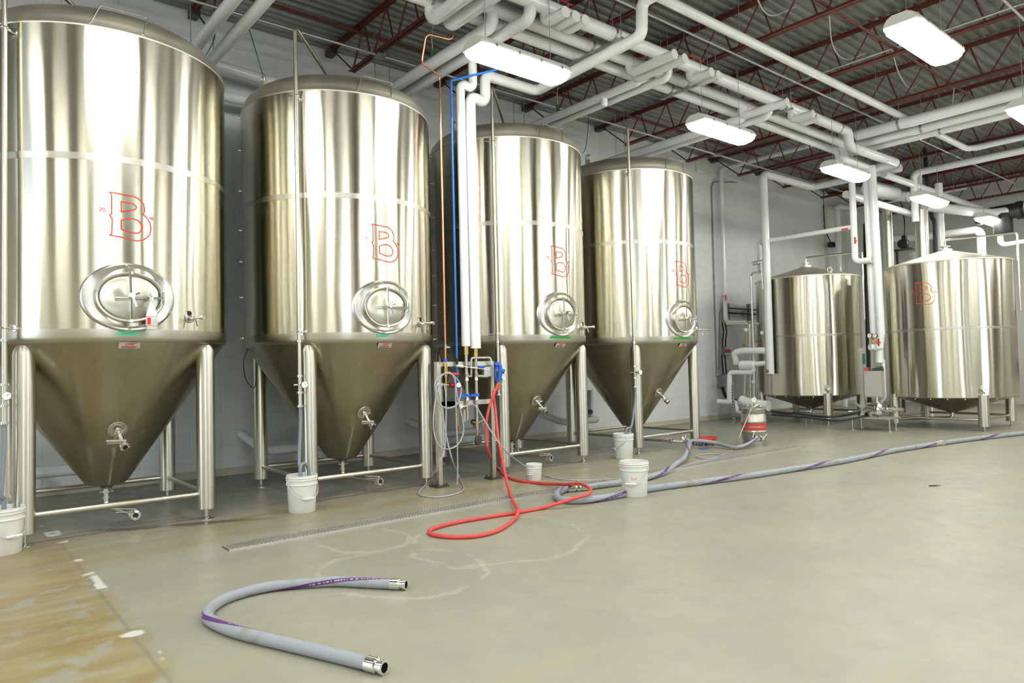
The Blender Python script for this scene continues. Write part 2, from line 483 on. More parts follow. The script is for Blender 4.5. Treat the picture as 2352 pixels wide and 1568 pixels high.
for row in range(31):
    z = BH*(row+0.5)
    for k in range(-15, 58):
        x = k*BW + (BW/2 if row % 2 else 0)
        if x < LEFT_X+0.2 or x > END_X-0.2: continue
        big = (12.0 < x < 15.6 and z < 6.1) or (2.35 < x < 3.1 and z < 4.0)
        if big and nb < 300:
            O('block', block_me, 'painted_block', wall_back, (x, WALL_Y, z)); nb += 1
        else: block_geo(rest, x, z)
rb = rest.build('block_field', 'painted_block', wall_back, smooth=False); rb['kind'] = 'stuff'

m = MB(); m.box((END_X+0.1, (WALL_Y+FRONT_Y)/2, 3.2), (0.2, WALL_Y-FRONT_Y+0.4, 6.4)); struct(m.build('wall_right', 'grey_wall', smooth=False))
m = MB(); m.box((LEFT_X-0.1, (WALL_Y+FRONT_Y)/2, 3.2), (0.2, WALL_Y-FRONT_Y+0.4, 6.4)); struct(m.build('wall_left', 'grey_wall', smooth=False))
m = MB(); m.box(((END_X+LEFT_X)/2, FRONT_Y-0.1, 3.2), (END_X-LEFT_X+0.4, 0.2, 6.4)); struct(m.build('wall_front', 'beige_wall', smooth=False))
# glowing windows added on near wall for light and reflections; daylight also from left
wi = 0
for (x0, x1, z0, z1) in ((-3.5, -0.5, 0.0, 3.4), (4.0, 5.0, 2.2, 4.6), (10.0, 13.0, 0.0, 3.4)):
    wi += 1
    m = MB(); m.box(((x0+x1)/2, FRONT_Y+0.03, (z0+z1)/2), (x1-x0+0.24, 0.06, z1-z0+0.24))
    w = struct(m.build('unseen_window_%d' % wi, 'grey_enamel', smooth=False))
    nx, nz = (4, 4) if x1-x0 > 2 else (2, 3)
    for i in range(nx):
        for j in range(nz):
            dx, dz = (x1-x0)/nx, (z1-z0)/nz
            p = MB(); p.box((x0+dx*(i+.5), FRONT_Y+0.055, z0+dz*(j+.5)), (dx-0.08, 0.03, dz-0.08)); p.build('pane', 'unseen_window_glow', w, smooth=False)
m = MB(); m.box((LEFT_X+0.03, 5.2, 2.2), (0.06, 2.7, 3.6)); w = struct(m.build('unseen_window_4', 'grey_enamel', smooth=False))
for i in range(3):
    for j in range(4):
        p = MB(); p.box((LEFT_X+0.055, 4.2+i*0.85+0.15, 0.85+j*0.87), (0.03, 0.78, 0.80)); p.build('pane', 'unseen_window_glow', w, smooth=False)
# unseen dark doors added to the near wall, mirrored as tank stripes
di = 0
for (x0, x1, h) in ((-5.2, -4.0, 5.6), (-0.1, 1.3, 5.6), (2.3, 3.5, 5.6), (5.7, 8.7, 5.6), (9.1, 9.7, 5.6), (13.5, 14.7, 5.6), (16.0, 19.0, 5.6), (20.0, 21.2, 5.6)):
    di += 1
    m = MB(); m.box(((x0+x1)/2, FRONT_Y+0.04, h/2), (x1-x0, 0.08, h)); d = struct(m.build('added_door_%d' % di, 'dark_steel', smooth=False))
    n = int((x1-x0)/0.3)
    for i in range(n):
        p = MB(); p.box((x0+(i+.5)*(x1-x0)/n, FRONT_Y+0.10, h/2), (0.27, 0.04, h-0.1)); p.build('slat', 'added_door_dark', d, smooth=False)

# ceiling: ribbed steel roof deck, ribs running along the back wall
m = MB(); o = 0; y = FRONT_Y; pitch, dep = 0.152, 0.04
prof = []
while y < WALL_Y:
    prof += [(y, 0), (y+0.045, 0), (y+0.064, dep), (y+0.133, dep)]; y += pitch
for (py, pz) in prof:
    m.v += [Vector((LEFT_X, py, DECK_Z+pz)), Vector((END_X, py, DECK_Z+pz))]
for i in range(len(prof)-1): m.face((2*i, 2*i+2, 2*i+3, 2*i+1))
struct(m.build('ceiling', 'deck_metal', smooth=False))

# ledge of bond-beam blocks and a pale base strip along the back wall
m = MB(); m.box((18.4, WALL_Y-0.03, 6.02), (9.0, 0.07, 0.34)); struct(m.build('trim_1', 'painted_block', smooth=False))
m = MB(); m.box((8.5, WALL_Y-0.008, 0.05), (29, 0.02, 0.10)); struct(m.build('baseboard_back', 'cream_strip', smooth=False))

# open-web roof joists
def make_joist(x):
    t = thing('roof_joist', 'rust-red open-web steel roof joist running out from the block wall', 'roof joist', (x, 0, 0), 0, 'roof joists')
    y0, y1, zb, zt = WALL_Y-0.02, FRONT_Y+0.1, 5.70, 6.20
    m = MB()
    for s in (-1, 1):
        m.box((s*0.032, (y0+y1)/2, zt+0.045), (0.05, y0-y1, 0.008)); m.box((s*0.011, (y0+y1)/2, zt+0.02), (0.008, y0-y1, 0.055))
    m.build('top_chord', 'red_primer', t, smooth=False)
    m = MB()
    for s in (-1, 1):
        m.box((s*0.030, (y0-0.75+y1)/2, zb-0.025), (0.045, y0-0.75-y1, 0.007)); m.box((s*0.011, (y0-0.75+y1)/2, zb), (0.007, y0-0.75-y1, 0.05))
    m.build('bottom_chord', 'red_primer', t, smooth=False)
    m = MB(); m.box((0, y0-0.1, zt+0.0), (0.11, 0.2, 0.10)); m.build('seat', 'dark_steel', t, smooth=False)
    m = MB(); m.cyl((0, y0-0.15, zt+0.02), (0, y0-0.78, zb), 0.013, 6); m.build('end_web', 'red_primer', t)
    half = 0.36
    w1 = MB(); w1.cyl((0, 0, zb), (0, -half, zt+0.02), 0.013, 6); wm1 = w1.mesh('web')
    w2 = MB(); w2.cyl((0, 0, zt+0.02), (0, -half*0.45, zb), 0.013, 6); wm2 = w2.mesh('web')
    y = y0-0.80; k = 0
    while y-half*1.45 > y1:
        O('web', wm1, 'red_primer', t, (0, y, 0)); O('web', wm2, 'red_primer', t, (0, y-half, 0))
        y -= half*1.45+0.10
    return t
j0 = make_joist(4.66)
for k in (-5, -4, -3, -2, -1, 1, 2, 3, 4, 5, 6, 7, 8, 9):
    c = copy_tree(j0); c.location.x = 4.66 + 1.965*k
for (y, z, lab) in ((4.05, 5.74, 'rust-red bridging angle tying the roof joists together above the light fixtures'), (0.4, 5.74, 'rust-red bridging angle across the roof joists on the near side of the hall'), (8.9, 6.17, 'rust-red bridging angle across the joists close to the block wall')):
    m = MB(); m.box((8.5, y, z), (28.6, 0.05, 0.006)); m.box((8.5, y+0.022, z+0.022), (28.6, 0.006, 0.05))
    tag(m.build('bridging_angle', 'red_primer', smooth=False), lab, 'steel angle')

# trench drain
YD = 5.80
m = MB(); m.box((6.2, YD, 0.004), (8.8, 0.17, 0.008)); dr = tag(m.build('trench_drain', 'drain_pit', smooth=False), 'narrow trench drain with steel grating let into the concrete floor', 'floor drain')
m = MB()
for s in (-1, 1): m.box((6.2, YD+s*0.085, 0.006), (8.8, 0.015, 0.014))
m.build('frame', 'steel_dull', dr, smooth=False)
m = MB(); x = 1.82
while x < 10.58:
    m.box((x, YD, 0.010), (0.012, 0.16, 0.008)); x += 0.032
for s in (-0.04, 0, 0.04): m.box((6.2, YD+s, 0.010), (8.8, 0.008, 0.008))
g = m.build('grate', 'steel_dull', dr, smooth=False); g['kind'] = 'stuff'

# ------------------------------------------------------------------ light fixtures
def make_lamp():
    t = thing('light_fixture', 'x', 'light fixture')
    L, W = 1.22, 0.33
    m = MB()
    pr = [(-W/2, 0.0), (-W/2-0.012, 0.0), (-W/2-0.012, 0.02), (-W/2+0.03, 0.075), (-0.08, 0.10), (0.08, 0.10), (W/2-0.03, 0.075), (W/2+0.012, 0.02), (W/2+0.012, 0), (W/2, 0)]
    ends = []
    for x, sc in ((-L/2-0.015, 0.86), (-L/2+0.06, 1.0), (L/2-0.06, 1.0), (L/2+0.015, 0.86)):
        ends.append(len(m.v))
        for (y, z) in pr: m.v.append(Vector((x, y*sc, z)))
    for a, b in zip(ends, ends[1:]):
        for k in range(len(pr)-1): m.face((a+k, a+k+1, b+k+1, b+k))
        m.face((a+len(pr)-1, a, b, b+len(pr)-1))
    m.face([ends[0]+k for k in range(len(pr))]); m.face([ends[-1]+k for k in range(len(pr))][::-1])
    m.build('housing', 'white_paint', t, smooth=False)
    m = MB()
    pr = [(-W/2, -0.002), (-W/2+0.012, -0.05), (-W/2+0.06, -0.085), (0, -0.10), (W/2-0.06, -0.085), (W/2-0.012, -0.05), (W/2, -0.002)]
    ends = []
    for x, sc, dz in ((-L/2, 0.86, 0.75), (-L/2+0.06, 1.0, 1.0), (L/2-0.06, 1.0, 1.0), (L/2, 0.86, 0.75)):
        ends.append(len(m.v))
        for (y, z) in pr: m.v.append(Vector((x, y*sc, z*dz)))
    for a, b in zip(ends, ends[1:]):
        for k in range(len(pr)-1): m.face((a+k, b+k, b+k+1, a+k+1))
    m.face([ends[0]+k for k in range(len(pr))][::-1]); m.face([ends[-1]+k for k in range(len(pr))])
    m.build('diffuser', 'lamp_glow', t, smooth=False)
    for x in (-0.45, -0.15, 0.15, 0.45):
        for s in (-1, 1):
            m = MB(); m.box((x, s*(W/2+0.016), 0.0), (0.022, 0.012, 0.035)); m.build('clip', 'steel', t, smooth=False)
    for s in (-1, 1):
        m = MB(); m.cyl((s*0.45, 0, 0.09), (s*0.45, 0, 1.70), 0.004, 6); m.build('hanger_wire', 'galvanized', t)
    return t
l0 = make_lamp()
LAMPY, LX0, LPITCH = 5.58, 4.80, 3.69
first = True
for row, y in enumerate((LAMPY, 2.72, -0.14, -3.0, -5.9)):  # rows beyond the second are unseen, added to light the hall
    for k in range(-2, 5):
        x = LX0 + LPITCH*k if row % 2 == 0 else 7.80 + LPITCH*(k-1)
        if x > 21.5 or x < -4: continue
        c = l0 if first else copy_tree(l0)
        first = False
        c.location = (x, y, 4.60)
        if row == 0: tag(c, 'long white enclosed light fixture hung below the insulated pipe rack', 'light fixture', 'light fixtures under the pipe rack')
        else: tag(c, 'long white enclosed light fixture hung clear of the pipe rack under bare roof joists', 'light fixture', 'light fixtures under bare joists')

# ------------------------------------------------------------------ fermenters
TR, TY = 1.10, 7.84                       # shell radius, row of tank axes
Z_SEAM, Z_TOP, Z_CONE = 1.71, 4.36, 0.36
def cp(az, z, r=TR):                      # point on a turned surface; az 0 faces the aisle
    a = math.radians(az); return Vector((r*math.sin(a), -r*math.cos(a), z))
def cone_r(z): return 0.19 + (TR-0.19)*(z-Z_CONE)/(Z_SEAM-Z_CONE)

def wave_fn(R, z0, z1, seed, amp=0.0024):
    """rolled sheet: radius of a cylinder with the faint vertical ripples of hand-polished plate"""
    rnd = random.Random(seed)
    terms = [(k, rnd.uniform(0, 6.28), rnd.uniform(-0.5, 0.5), rnd.uniform(0.4, 1.0)*amp*6/k) for k in (5, 7, 9, 11, 14, 17, 21, 26, 31)]
    def f(a, z):
        v = (z-z0)/(z1-z0); ed = max(0.0, min(1.0, v*8, (1-v)*8))
        return R+ed*sum(A*math.sin(k*a+ph+dr*math.sin(2.2*v*math.pi+ph)) for k, ph, dr, A in terms)
    return f
FW = wave_fn(1.10, 1.79, 4.36, 4)
BWV = wave_fn(1.09, 0.615, 3.13, 9)
def wavy_shell(f, z0, z1, seg=256, rows=22):
    m = MB()
    for j in range(rows+1):
        z = z0+(z1-z0)*j/rows
        for i in range(seg):
            a = 2*math.pi*i/seg; r = f(a, z)
            m.v.append(Vector((r*math.sin(a), -r*math.cos(a), z)))
    for j in range(rows):
        for i in range(seg):
            i2 = (i+1) % seg
            m.face((j*seg+i, j*seg+i2, (j+1)*seg+i2, (j+1)*seg+i))
    return m
def wavy_band(f, zs, seg=256):
    m = MB(); n = len(zs)
    for (z, d) in zs:
        for i in range(seg):
            a = 2*math.pi*i/seg; r = f(a, z)+d
            m.v.append(Vector((r*math.sin(a), -r*math.cos(a), z)))
    for j in range(n-1):
        for i in range(seg):
            i2 = (i+1) % seg
            m.face((j*seg+i, j*seg+i2, (j+1)*seg+i2, (j+1)*seg+i))
    return m

B_OUT = [(358,100),(470,110),(560,118),(600,135),(635,175),(648,215),(645,250),(632,275),(665,300),(695,345),(705,400),(695,455),(665,495),(620,525),(580,532),(530,525),(450,508),(405,503),(358,498),(375,488),(380,350),(358,308),(375,300),(375,120),(358,100)]
B_IN1 = [(452,178),(545,183),(575,205),(578,220),(565,240),(540,248),(452,272),(452,178)]
B_IN2 = [(452,352),(500,332),(545,325),(590,338),(620,370),(628,400),(620,430),(600,455),(560,462),(520,455),(452,435),(452,352)]
D_2 = [(275,256),(283,250),(295,252),(297,262),(276,280),(299,281)]
D_0 = [(307,252),(321,253),(324,268),(320,281),(308,281),(304,268),(307,252)]
D_1 = [(690,294),(698,290),(698,314)]
D_6 = [(724,291),(712,295),(708,306),(712,315),(724,315),(727,308),(722,302),(710,304)]
def logo(parent, fw, R, az0, zc, k=0.000926, w=0.0095, name='brewery_emblem'):
    """red outlined B with 20 and 16 beside it, drawn on the curved shell"""
    def stroke(pl, thin):
        P = [Vector(((x-520)*k, -(y-315)*k)) for x, y in pl]
        Q = [P[0]]
        for a, b in zip(P, P[1:]):
            n = max(1, int((b-a).length/0.025))
            Q += [a+(b-a)*((i+1)/n) for i in range(n)]
        closed = (P[0]-P[-1]).length < 1e-6
        if closed: Q = Q[:-1]
        N = len(Q); m = MB()
        for i in range(N):
            d0 = Q[i]-Q[i-1] if (i or closed) else Q[1]-Q[0]
            d1 = Q[(i+1) % N]-Q[i] if (i < N-1 or closed) else Q[i]-Q[i-1]
            d0.normalize(); d1.normalize()
            t = d0+d1
            t = d1 if t.length < 1e-3 else t.normalized()
            nrm_ = Vector((-t.y, t.x)); c_ = max(0.45, nrm_.dot(Vector((-d1.y, d1.x))))
            for sgn in (-1, 1):
                c = Q[i]+nrm_*(sgn*w*0.5*thin/c_); ang = math.radians(az0)+c.x/R
                rw = fw(ang, zc+c.y)+0.0018; m.v.append(Vector((rw*math.sin(ang), -rw*math.cos(ang), zc+c.y)))
        for i in range(N if closed else N-1):
            j = (i+1) % N; m.face((2*i, 2*j, 2*j+1, 2*i+1))
        return m
    o = stroke(B_OUT, 1.0).build(name, 'red_print', parent, smooth=False)
    for pl in (B_IN1, B_IN2): stroke(pl, 1.0).build('letter_counter', 'red_print', o, smooth=False)
    for pl in (D_2, D_0, D_1, D_6): stroke(pl, 0.62).build('numeral', 'red_print', o, smooth=False)
    return o

def butterfly_valve(parent, p, d, handle_dir, scale=1.0, name='butterfly_valve'):
    """clamped valve at p opening along d, with a two-prong lever along handle_dir"""
    p, d, h = Vector(p), Vector(d).normalized(), Vector(handle_dir).normalized()
    s = scale
    m = MB()
    m.lathe([(0.0, -0.055*s), (0.022*s, -0.055*s), (0.022*s, -0.03*s), (0.036*s, -0.026*s), (0.036*s, -0.018*s), (0.030*s, -0.016*s), (0.032*s, 0.016*s), (0.042*s, 0.018*s), (0.042*s, 0.034*s), (0.024*s, 0.036*s), (0.024*s, 0.028*s), (0.0, 0.024*s)], 20, p, d)
    body = m.build(name, 'chrome', parent)
    m = MB(); m.lathe([(0.0, 0.030*s), (0.021*s, 0.030*s), (0.021*s, 0.0335*s), (0.0, 0.0335*s)], 16, p, d); m.build('bore', 'dark_hole', body)
    side = d.cross(h).normalized()
    if side.z < 0: side = -side
    m = MB()
    top = p + side*0.05*s
    m.cyl(p+side*0.02*s, top, 0.008*s, 8)
    m.beam(top-h*0.01*s, top+h*0.15*s, 0.022*s, 0.006*s, up=side)
    m.beam(top+side*(-0.022*s), top+side*(-0.03*s)+h*0.14*s, 0.016*s, 0.005*s, up=side)
    m.build('lever', 'steel_dull', body)
    return body

def gauge(parent, p, face_dir, r=0.03, mat='chrome', name='pressure_gauge'):
    p, d = Vector(p), Vector(face_dir).normalized()
    m = MB(); m.lathe([(0, -0.018), (r*0.9, -0.018), (r, -0.012), (r, 0.010), (r*0.93, 0.014), (r*0.86, 0.012), (0, 0.010)], 20, p, d)
    g = m.build(name, mat, parent)
    m = MB(); m.lathe([(0, 0.012), (r*0.86, 0.012), (r*0.86, 0.0135), (0, 0.0135)], 20, p, d); m.build('dial', 'gauge_face', g)
    up = (Vector((0, 0, 1)) - d*d.z).normalized(); sd = up.cross(d)
    m = MB(); m.beam(p+d*0.0145, p+d*0.0145+(up*0.7+sd*0.6).normalized()*r*0.6, r*0.08, 0.001, up=d); m.build('needle', 'black_print', g, smooth=False)
    return g

def clamp_ring(m, p, d, r=0.03):
    m.lathe([(r*0.6, -0.012), (r, -0.010), (r, 0.010), (r*0.6, 0.012)], 14, p, d)

def make_fermenter():
    t = thing('fermenter', 'x', 'tank')
    # shell, weld band, dome, cone
    m = MB(); m.lathe([(TR-0.03, Z_SEAM-0.035), (TR-0.008, Z_SEAM-0.015), (TR, Z_SEAM+0.01), (TR, Z_SEAM+0.085)], 128); m.build('shell_skirt', 'steel_skirt', t)
    m = wavy_shell(FW, Z_SEAM+0.08, Z_TOP); m.build('shell', 'steel_shell', t)
    m = wavy_band(FW, [(3.215, -0.001), (3.217, 0.0015), (3.273, 0.0015), (3.275, -0.001)]); m.build('weld_band', 'steel_band', t)
    m = MB(); m.lathe([(TR, Z_TOP), (TR+0.004, Z_TOP+0.006), (TR+0.004, Z_TOP+0.016), (TR-0.004, Z_TOP+0.024), (TR-0.012, Z_TOP+0.07), (TR-0.04, Z_TOP+0.13), (TR-0.09, Z_TOP+0.19), (TR-0.17, Z_TOP+0.245), (0.78, Z_TOP+0.29), (0.55, Z_TOP+0.325), (0.3, Z_TOP+0.345), (0, Z_TOP+0.35)], 128); m.build('dome', 'steel_dome', t, ang=50)
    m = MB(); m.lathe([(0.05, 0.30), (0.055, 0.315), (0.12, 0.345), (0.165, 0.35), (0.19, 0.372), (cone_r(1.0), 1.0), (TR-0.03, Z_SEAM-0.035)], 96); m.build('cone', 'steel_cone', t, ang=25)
    # legs with levelling feet, brace bars
    a = 0.72
    leg = MB(); leg.lathe([(0.0, 0.10), (0.078, 0.10), (0.083, 0.105), (0.083, 1.58), (0.078, 1.62), (0.055, 1.66), (0.0, 1.675)], 28); lme = leg.mesh('leg')
    ft = MB(); ft.lathe([(0, 0), (0.062, 0), (0.062, 0.008), (0.03, 0.016), (0.018, 0.03), (0.018, 0.11), (0, 0.11)], 20); fme = ft.mesh('levelling_foot')
    pad = MB(); pad.torus((0, 0, 0), 0.13, 0.006, seg=32, rs=6); 
    for sx, sy in ((-1, -1), (1, -1), (1, 1), (-1, 1)):
        l = O('leg', lme, 'steel_leg', t, (sx*a, sy*a, 0)); O('levelling_foot', fme, 'steel', l, (0, 0, 0))
    for (p, q) in (((-a, -a), (a, -a)), ((a, -a), (a, a)), ((a, a), (-a, a)), ((-a, a), (-a, -a))):
        p, q = Vector((*p, 0.245)), Vector((*q, 0.245)); d = (q-p).normalized()*0.08
        m = MB(); m.cyl(p+d, q-d, 0.024, 14); m.build('brace_bar', 'steel_leg', t)
    # oval manway
    A, Bv, zc = 0.365, 0.29, 2.06
    def ring(prof, name, mat, parent, seg=64, ang=30, close=False):
        m = MB(); rings = []
        for (s, dep, w) in prof:
            if s < 1e-6:
                rings.append([len(m.v)]); m.v.append(Vector((0, -(TR+dep), zc))); continue
            rr = []
            for k in range(seg):
                th = 2*math.pi*k/seg; x = A*s*math.cos(th); z = Bv*s*math.sin(th)
                ys = math.sqrt(TR*TR-x*x)
                y = ys*(1-w) + TR*w
                rr.append(len(m.v)); m.v.append(Vector((x, -(y+dep), zc+z)))
            rings.append(rr)
        for P, Q in zip(rings, rings[1:]):
            for k in range(seg):
                k2 = (k+1) % seg
                if len(Q) == 1: m.face((P[k], P[k2], Q[0]))
                else: m.face((P[k], P[k2], Q[k2], Q[k]))
        return m.build(name, mat, parent, ang=ang)
    man = ring([(1.03, -0.006, 0), (1.0, 0.012, 0), (0.96, 0.016, 0.1), (0.93, 0.010, 0.2), (0.86, 0.0, 0.5), (0.76, -0.012, 0.8), (0.735, -0.008, 1)], 'manway', 'steel_ring', t, ang=40)
    ring([(0.75, -0.02, 1), (0.745, 0.018, 1), (0.72, 0.034, 1), (0.69, 0.034, 1), (0.655, 0.018, 1), (0.645, -0.01, 1)], 'manway_neck', 'steel_ring', man, ang=60)
    ring([(0.64, -0.004, 1), (0.635, 0.012, 1), (0.60, 0.016, 1), (0.3, 0.022, 1), (0.0, 0.026, 1)], 'manway_door', 'steel_door', man)
    yb = -(TR+0.065)
    m = MB(); m.cyl((-0.01, yb, zc+0.215), (0.0, yb+0.01, zc+0.02), 0.011, 10); m.cyl((0.0, yb+0.01, zc+0.02), (0.0, yb+0.015, zc-0.215), 0.009, 10)
    m.build('clamp_arm', 'chrome', man)
    m = MB(); m.cyl((-0.115, yb, zc-0.01), (0.245, yb+0.01, zc), 0.010, 10); m.cyl((-0.125, yb, zc-0.01), (-0.095, yb, zc-0.01), 0.014, 10); m.build('swing_bar', 'chrome', man)
    m = MB(); m.cyl((0.25, yb+0.012, zc-0.055), (0.25, yb+0.012, zc+0.055), 0.012, 10); m.cyl((0.25, yb+0.03, zc-0.05), (0.25, -TR, zc-0.05), 0.012, 8); m.cyl((0.25, yb+0.03, zc+0.05), (0.25, -TR, zc+0.05), 0.012, 8); m.build('hinge', 'chrome', man)
    m = MB(); m.lathe([(0, 0.03), (0.022, 0.03), (0.026, 0.0), (0.016, -0.02), (0.012, -0.05)], 16, (0, yb-0.02, zc+0.01), (0, -1, 0)); m.cyl((0, yb-0.035, zc+0.01), (0.03, yb-0.05, zc-0.085), 0.009, 8); m.cyl((0, yb-0.035, zc+0.01), (0.055, yb-0.05, zc+0.03), 0.008, 8)
    m.build('wing_nut', 'chrome', man)
    for s in (-1, 1):
        m = MB(); m.cyl((0, -TR+0.01, zc+s*0.205), (0, yb+0.0, zc+s*0.205), 0.013, 10); m.build('clamp_lug', 'chrome', man)
    # emblem and name plate
    logo(t, FW, TR, 0, 2.755)
    zp = 1.655; nrm = Vector((0, -(Z_SEAM-Z_CONE), -(TR-0.19))).normalized()
    upv = Vector((0, 0, 1)); upv = (upv - nrm*upv.dot(nrm)).normalized(); rx = Vector((1, 0, 0))
    M3 = Matrix((rx, upv, nrm)).transposed()
    base = Vector((0, -cone_r(zp), zp)) + nrm*0.006
    m = MB(); m.box(base, (0.165, 0.062, 0.006), M3); pl = m.build('name_plate', 'plate_label', t, smooth=False)
    tm = text_mesh('DME', 0.036, shear=0.3); tm.transform(Matrix.Translation(base+nrm*0.004+upv*0.006) @ M3.to_4x4()); O('lettering', tm, 'red_print', pl)
    m = MB(); m.box(base+nrm*0.0035-upv*0.0135, (0.13, 0.004, 0.002), M3); m.box(base+nrm*0.0035+upv*0.024+rx*0.03, (0.08, 0.003, 0.002), M3); m.build('red_rule', 'red_print', pl, smooth=False)
    tm = text_mesh('BREWING SOLUTIONS', 0.0105); tm.transform(Matrix.Translation(base+nrm*0.004-upv*0.021) @ M3.to_4x4()); O('lettering', tm, 'black_print', pl)
    m = MB(); m.box(base+nrm*0.0035+upv*0.0295, (0.165, 0.003, 0.002), M3); m.build('plate_edge', 'black_print', pl, smooth=False)
    # sample valve right of the manway
    p = cp(28, 1.90); d = cp(28, 0, 1.0)
    m = MB(); m.lathe([(0.06, -0.012), (0.055, 0.010), (0.05, 0.014), (0.0, 0.015)], 20, cp(28, 1.915), d); sv = m.build('valve_boss', 'steel_ring', t)
    m = MB(); m.lathe([(0.0, 0.0), (0.024, 0.0), (0.024, 0.018), (0.0, 0.018)], 16, cp(27.2, 1.945), d); m.build('port', 'dark_hole', sv)
    m = MB(); m.cyl(p, p+d*0.16, 0.013, 12); m.cyl(p+d*0.15, p+d*0.175, 0.020, 12); m.cyl(p+d*0.06+Vector((0, 0, 0.02)), p+d*0.09+Vector((0.0, 0, -0.075)), 0.008, 8); m.cyl(p+d*0.05+Vector((-0.03, -0.01, -0.01)), p+d*0.05+Vector((0.03, 0.01, 0.0)), 0.009, 8); clamp_ring(m, p+d*0.04, d, 0.024)
    m.build('sample_valve', 'chrome', t)
    # racking arm valve on the cone
    zc2 = 0.90; q = Vector((0, -cone_r(zc2), zc2))
    m = MB(); m.lathe([(0.085, 0.001), (0.082, 0.006), (0.078, 0.006), (0.0, 0.008)], 28, q, nrm); m.build('port_pad', 'steel_door', t)
    m = MB(); m.tube([q-nrm*0.02, q+nrm*0.07, q+nrm*0.085+Vector((0.015, -0.04, -0.05))], 0.020, 0.03, 12); clamp_ring(m, q+nrm*0.04, nrm, 0.034)
    m.cyl(q+nrm*0.05+Vector((0.03, 0, 0.01)), q+nrm*0.05+Vector((0.06, -0.02, 0.03)), 0.006, 6); m.build('racking_arm', 'chrome', t)
    butterfly_valve(t, q+nrm*0.085+Vector((0.022, -0.075, -0.085)), (0.18, -0.8, -0.58), (-1, -0.1, 0.05), 1.0, 'racking_valve')
    # bottom outlet with valve at the aisle
    m = MB(); m.tube([(0, 0, 0.33), (0, 0, 0.125), (0.10, -0.62, 0.125)], 0.024, 0.05, 14); clamp_ring(m, (0, 0, 0.27), (0, 0, 1), 0.042); clamp_ring(m, (0, 0, 0.21), (0, 0, 1), 0.036); m.cyl((-0.06, 0, 0.27), (0.06, -0.02, 0.27), 0.006, 6); m.build('outlet_pipe', 'steel', t)
    m = MB(); m.cyl((0.06, -0.55, 0.14), (0.05, -0.72, 0.235), 0.006, 8); m.build('outlet_support', 'steel', t)
    butterfly_valve(t, (0.108, -0.675, 0.125), (0.16, -1, 0), (-0.95, 0.3, 0.12), 1.05, 'outlet_valve')
    # cleaning line: standpipe up the side and over the dome
    az = -46.5; rr = TR+0.085
    b0, b1 = cp(az, 1.02, rr), cp(az, 5.02, rr)
    m = MB(); m.tube([b0, b1, Vector((0.03, -0.05, 4.71))], 0.0205, 0.05, 12); m.build('cleaning_pipe', 'steel_leg', t)
    for z in (1.80, 4.28):
        m = MB(); m.cyl(cp(az, z, TR-0.01), cp(az, z, rr), 0.011, 10); m.torus(cp(az, z, rr), 0.024, 0.007, seg=16, rs=6); m.lathe([(0.035, 0), (0.035, 0.006), (0, 0.008)], 16, cp(az, z, TR), cp(az, 0, 1)); m.cyl(cp(az-1.5, z, rr), cp(az-6, z+0.005, rr+0.02), 0.006, 6); m.build('pipe_bracket', 'chrome', t)
    for z in (1.70, 1.34, 1.17, 1.03):
        m = MB(); clamp_ring(m, cp(az, z, rr), (0, 0, 1), 0.034); m.build('pipe_clamp', 'chrome', t)
    m = MB(); m.cyl(cp(az-3, 1.25, rr), cp(az+4, 1.255, rr+0.01), 0.006, 6); m.cyl(cp(az, 1.25, rr), cp(az+2.5, 1.25, rr+0.05), 0.012, 10)
    m.build('gauge_tap', 'chrome', t)
    gauge(t, cp(az+3.4, 1.25, rr+0.055), (-0.25, -1, 0.05), 0.036)
    # dome fittings: bail rail, lifting lug, relief cap, small studs down the side
    def dome_p(az, s): return cp(az, Z_TOP+0.06+0.17*s, TR-0.02-0.13*s)
    m = MB(); m.tube([cp(-15, Z_TOP+0.03, TR), cp(-11, Z_TOP+0.22, TR-0.04), cp(9, Z_TOP+0.22, TR-0.04), cp(6, Z_TOP+0.03, TR)], 0.006, 0.02, 8); m.build('bail_rail', 'steel', t)
    azl = -90; c = cp(azl, Z_TOP+0.30, 0.90)
    m = MB(); tdir = Vector((math.cos(math.radians(azl)), math.sin(math.radians(azl)), 0)); od = cp(azl, 0, 1)
    m.torus(c+Vector((0, 0, 0.05)), 0.042, 0.016, axis=od, seg=20, rs=6); m.box(c+Vector((0, 0, -0.03)), (0.10, 0.02, 0.10), Matrix((tdir, od, Vector((0, 0, 1)))).transposed()); m.build('lifting_lug', 'steel_dull', t)
    m = MB(); m.cyl((0.16, -0.1, Z_TOP+0.33), (0.16, -0.1, Z_TOP+0.43), 0.035, 14); m.cyl((0.16, -0.1, Z_TOP+0.42), (0.16, -0.1, Z_TOP+0.445), 0.042, 14); m.build('relief_cap', 'steel', t)
    for z in (1.78, 2.25, 2.66, 3.02, 3.48, 3.95, 4.33):
        m = MB(); m.cyl(cp(-107, z, TR-0.005), cp(-107, z, TR+0.03), 0.010, 8); m.build('stud', 'chrome', t)
    m = MB(); m.tube(smooth_curve([cp(-105, 1.66, 1.05), cp(-103, 1.5, 1.10), cp(-100, 1.30, 1.08), cp(-98, 1.22, 1.0), cp(-97, 1.45, 0.98)], 5), 0.005, 0, 6); m.build('sensor_cable', 'black_rubber', t)
    return t

TX = (1.315, 3.80, 6.42, 9.05)
TLAB = ('tall stainless cone-bottom fermenter with a white spray bottle hung on its manway',
        'tall stainless cone-bottom fermenter with a short teal tape label, a bucket beside its front leg',
        'tall stainless cone-bottom fermenter standing behind the hose and valve station',
        'tall stainless cone-bottom fermenter whose bottom valve is coupled to the thick grey hose')
f0 = make_fermenter()
FERM = []
for i, x in enumerate(TX):
    c = f0 if i == 0 else copy_tree(f0)
    c.location = (x, TY, 0); tag(c, TLAB[i], 'tank', 'fermenters along the block wall'); FERM.append(c)

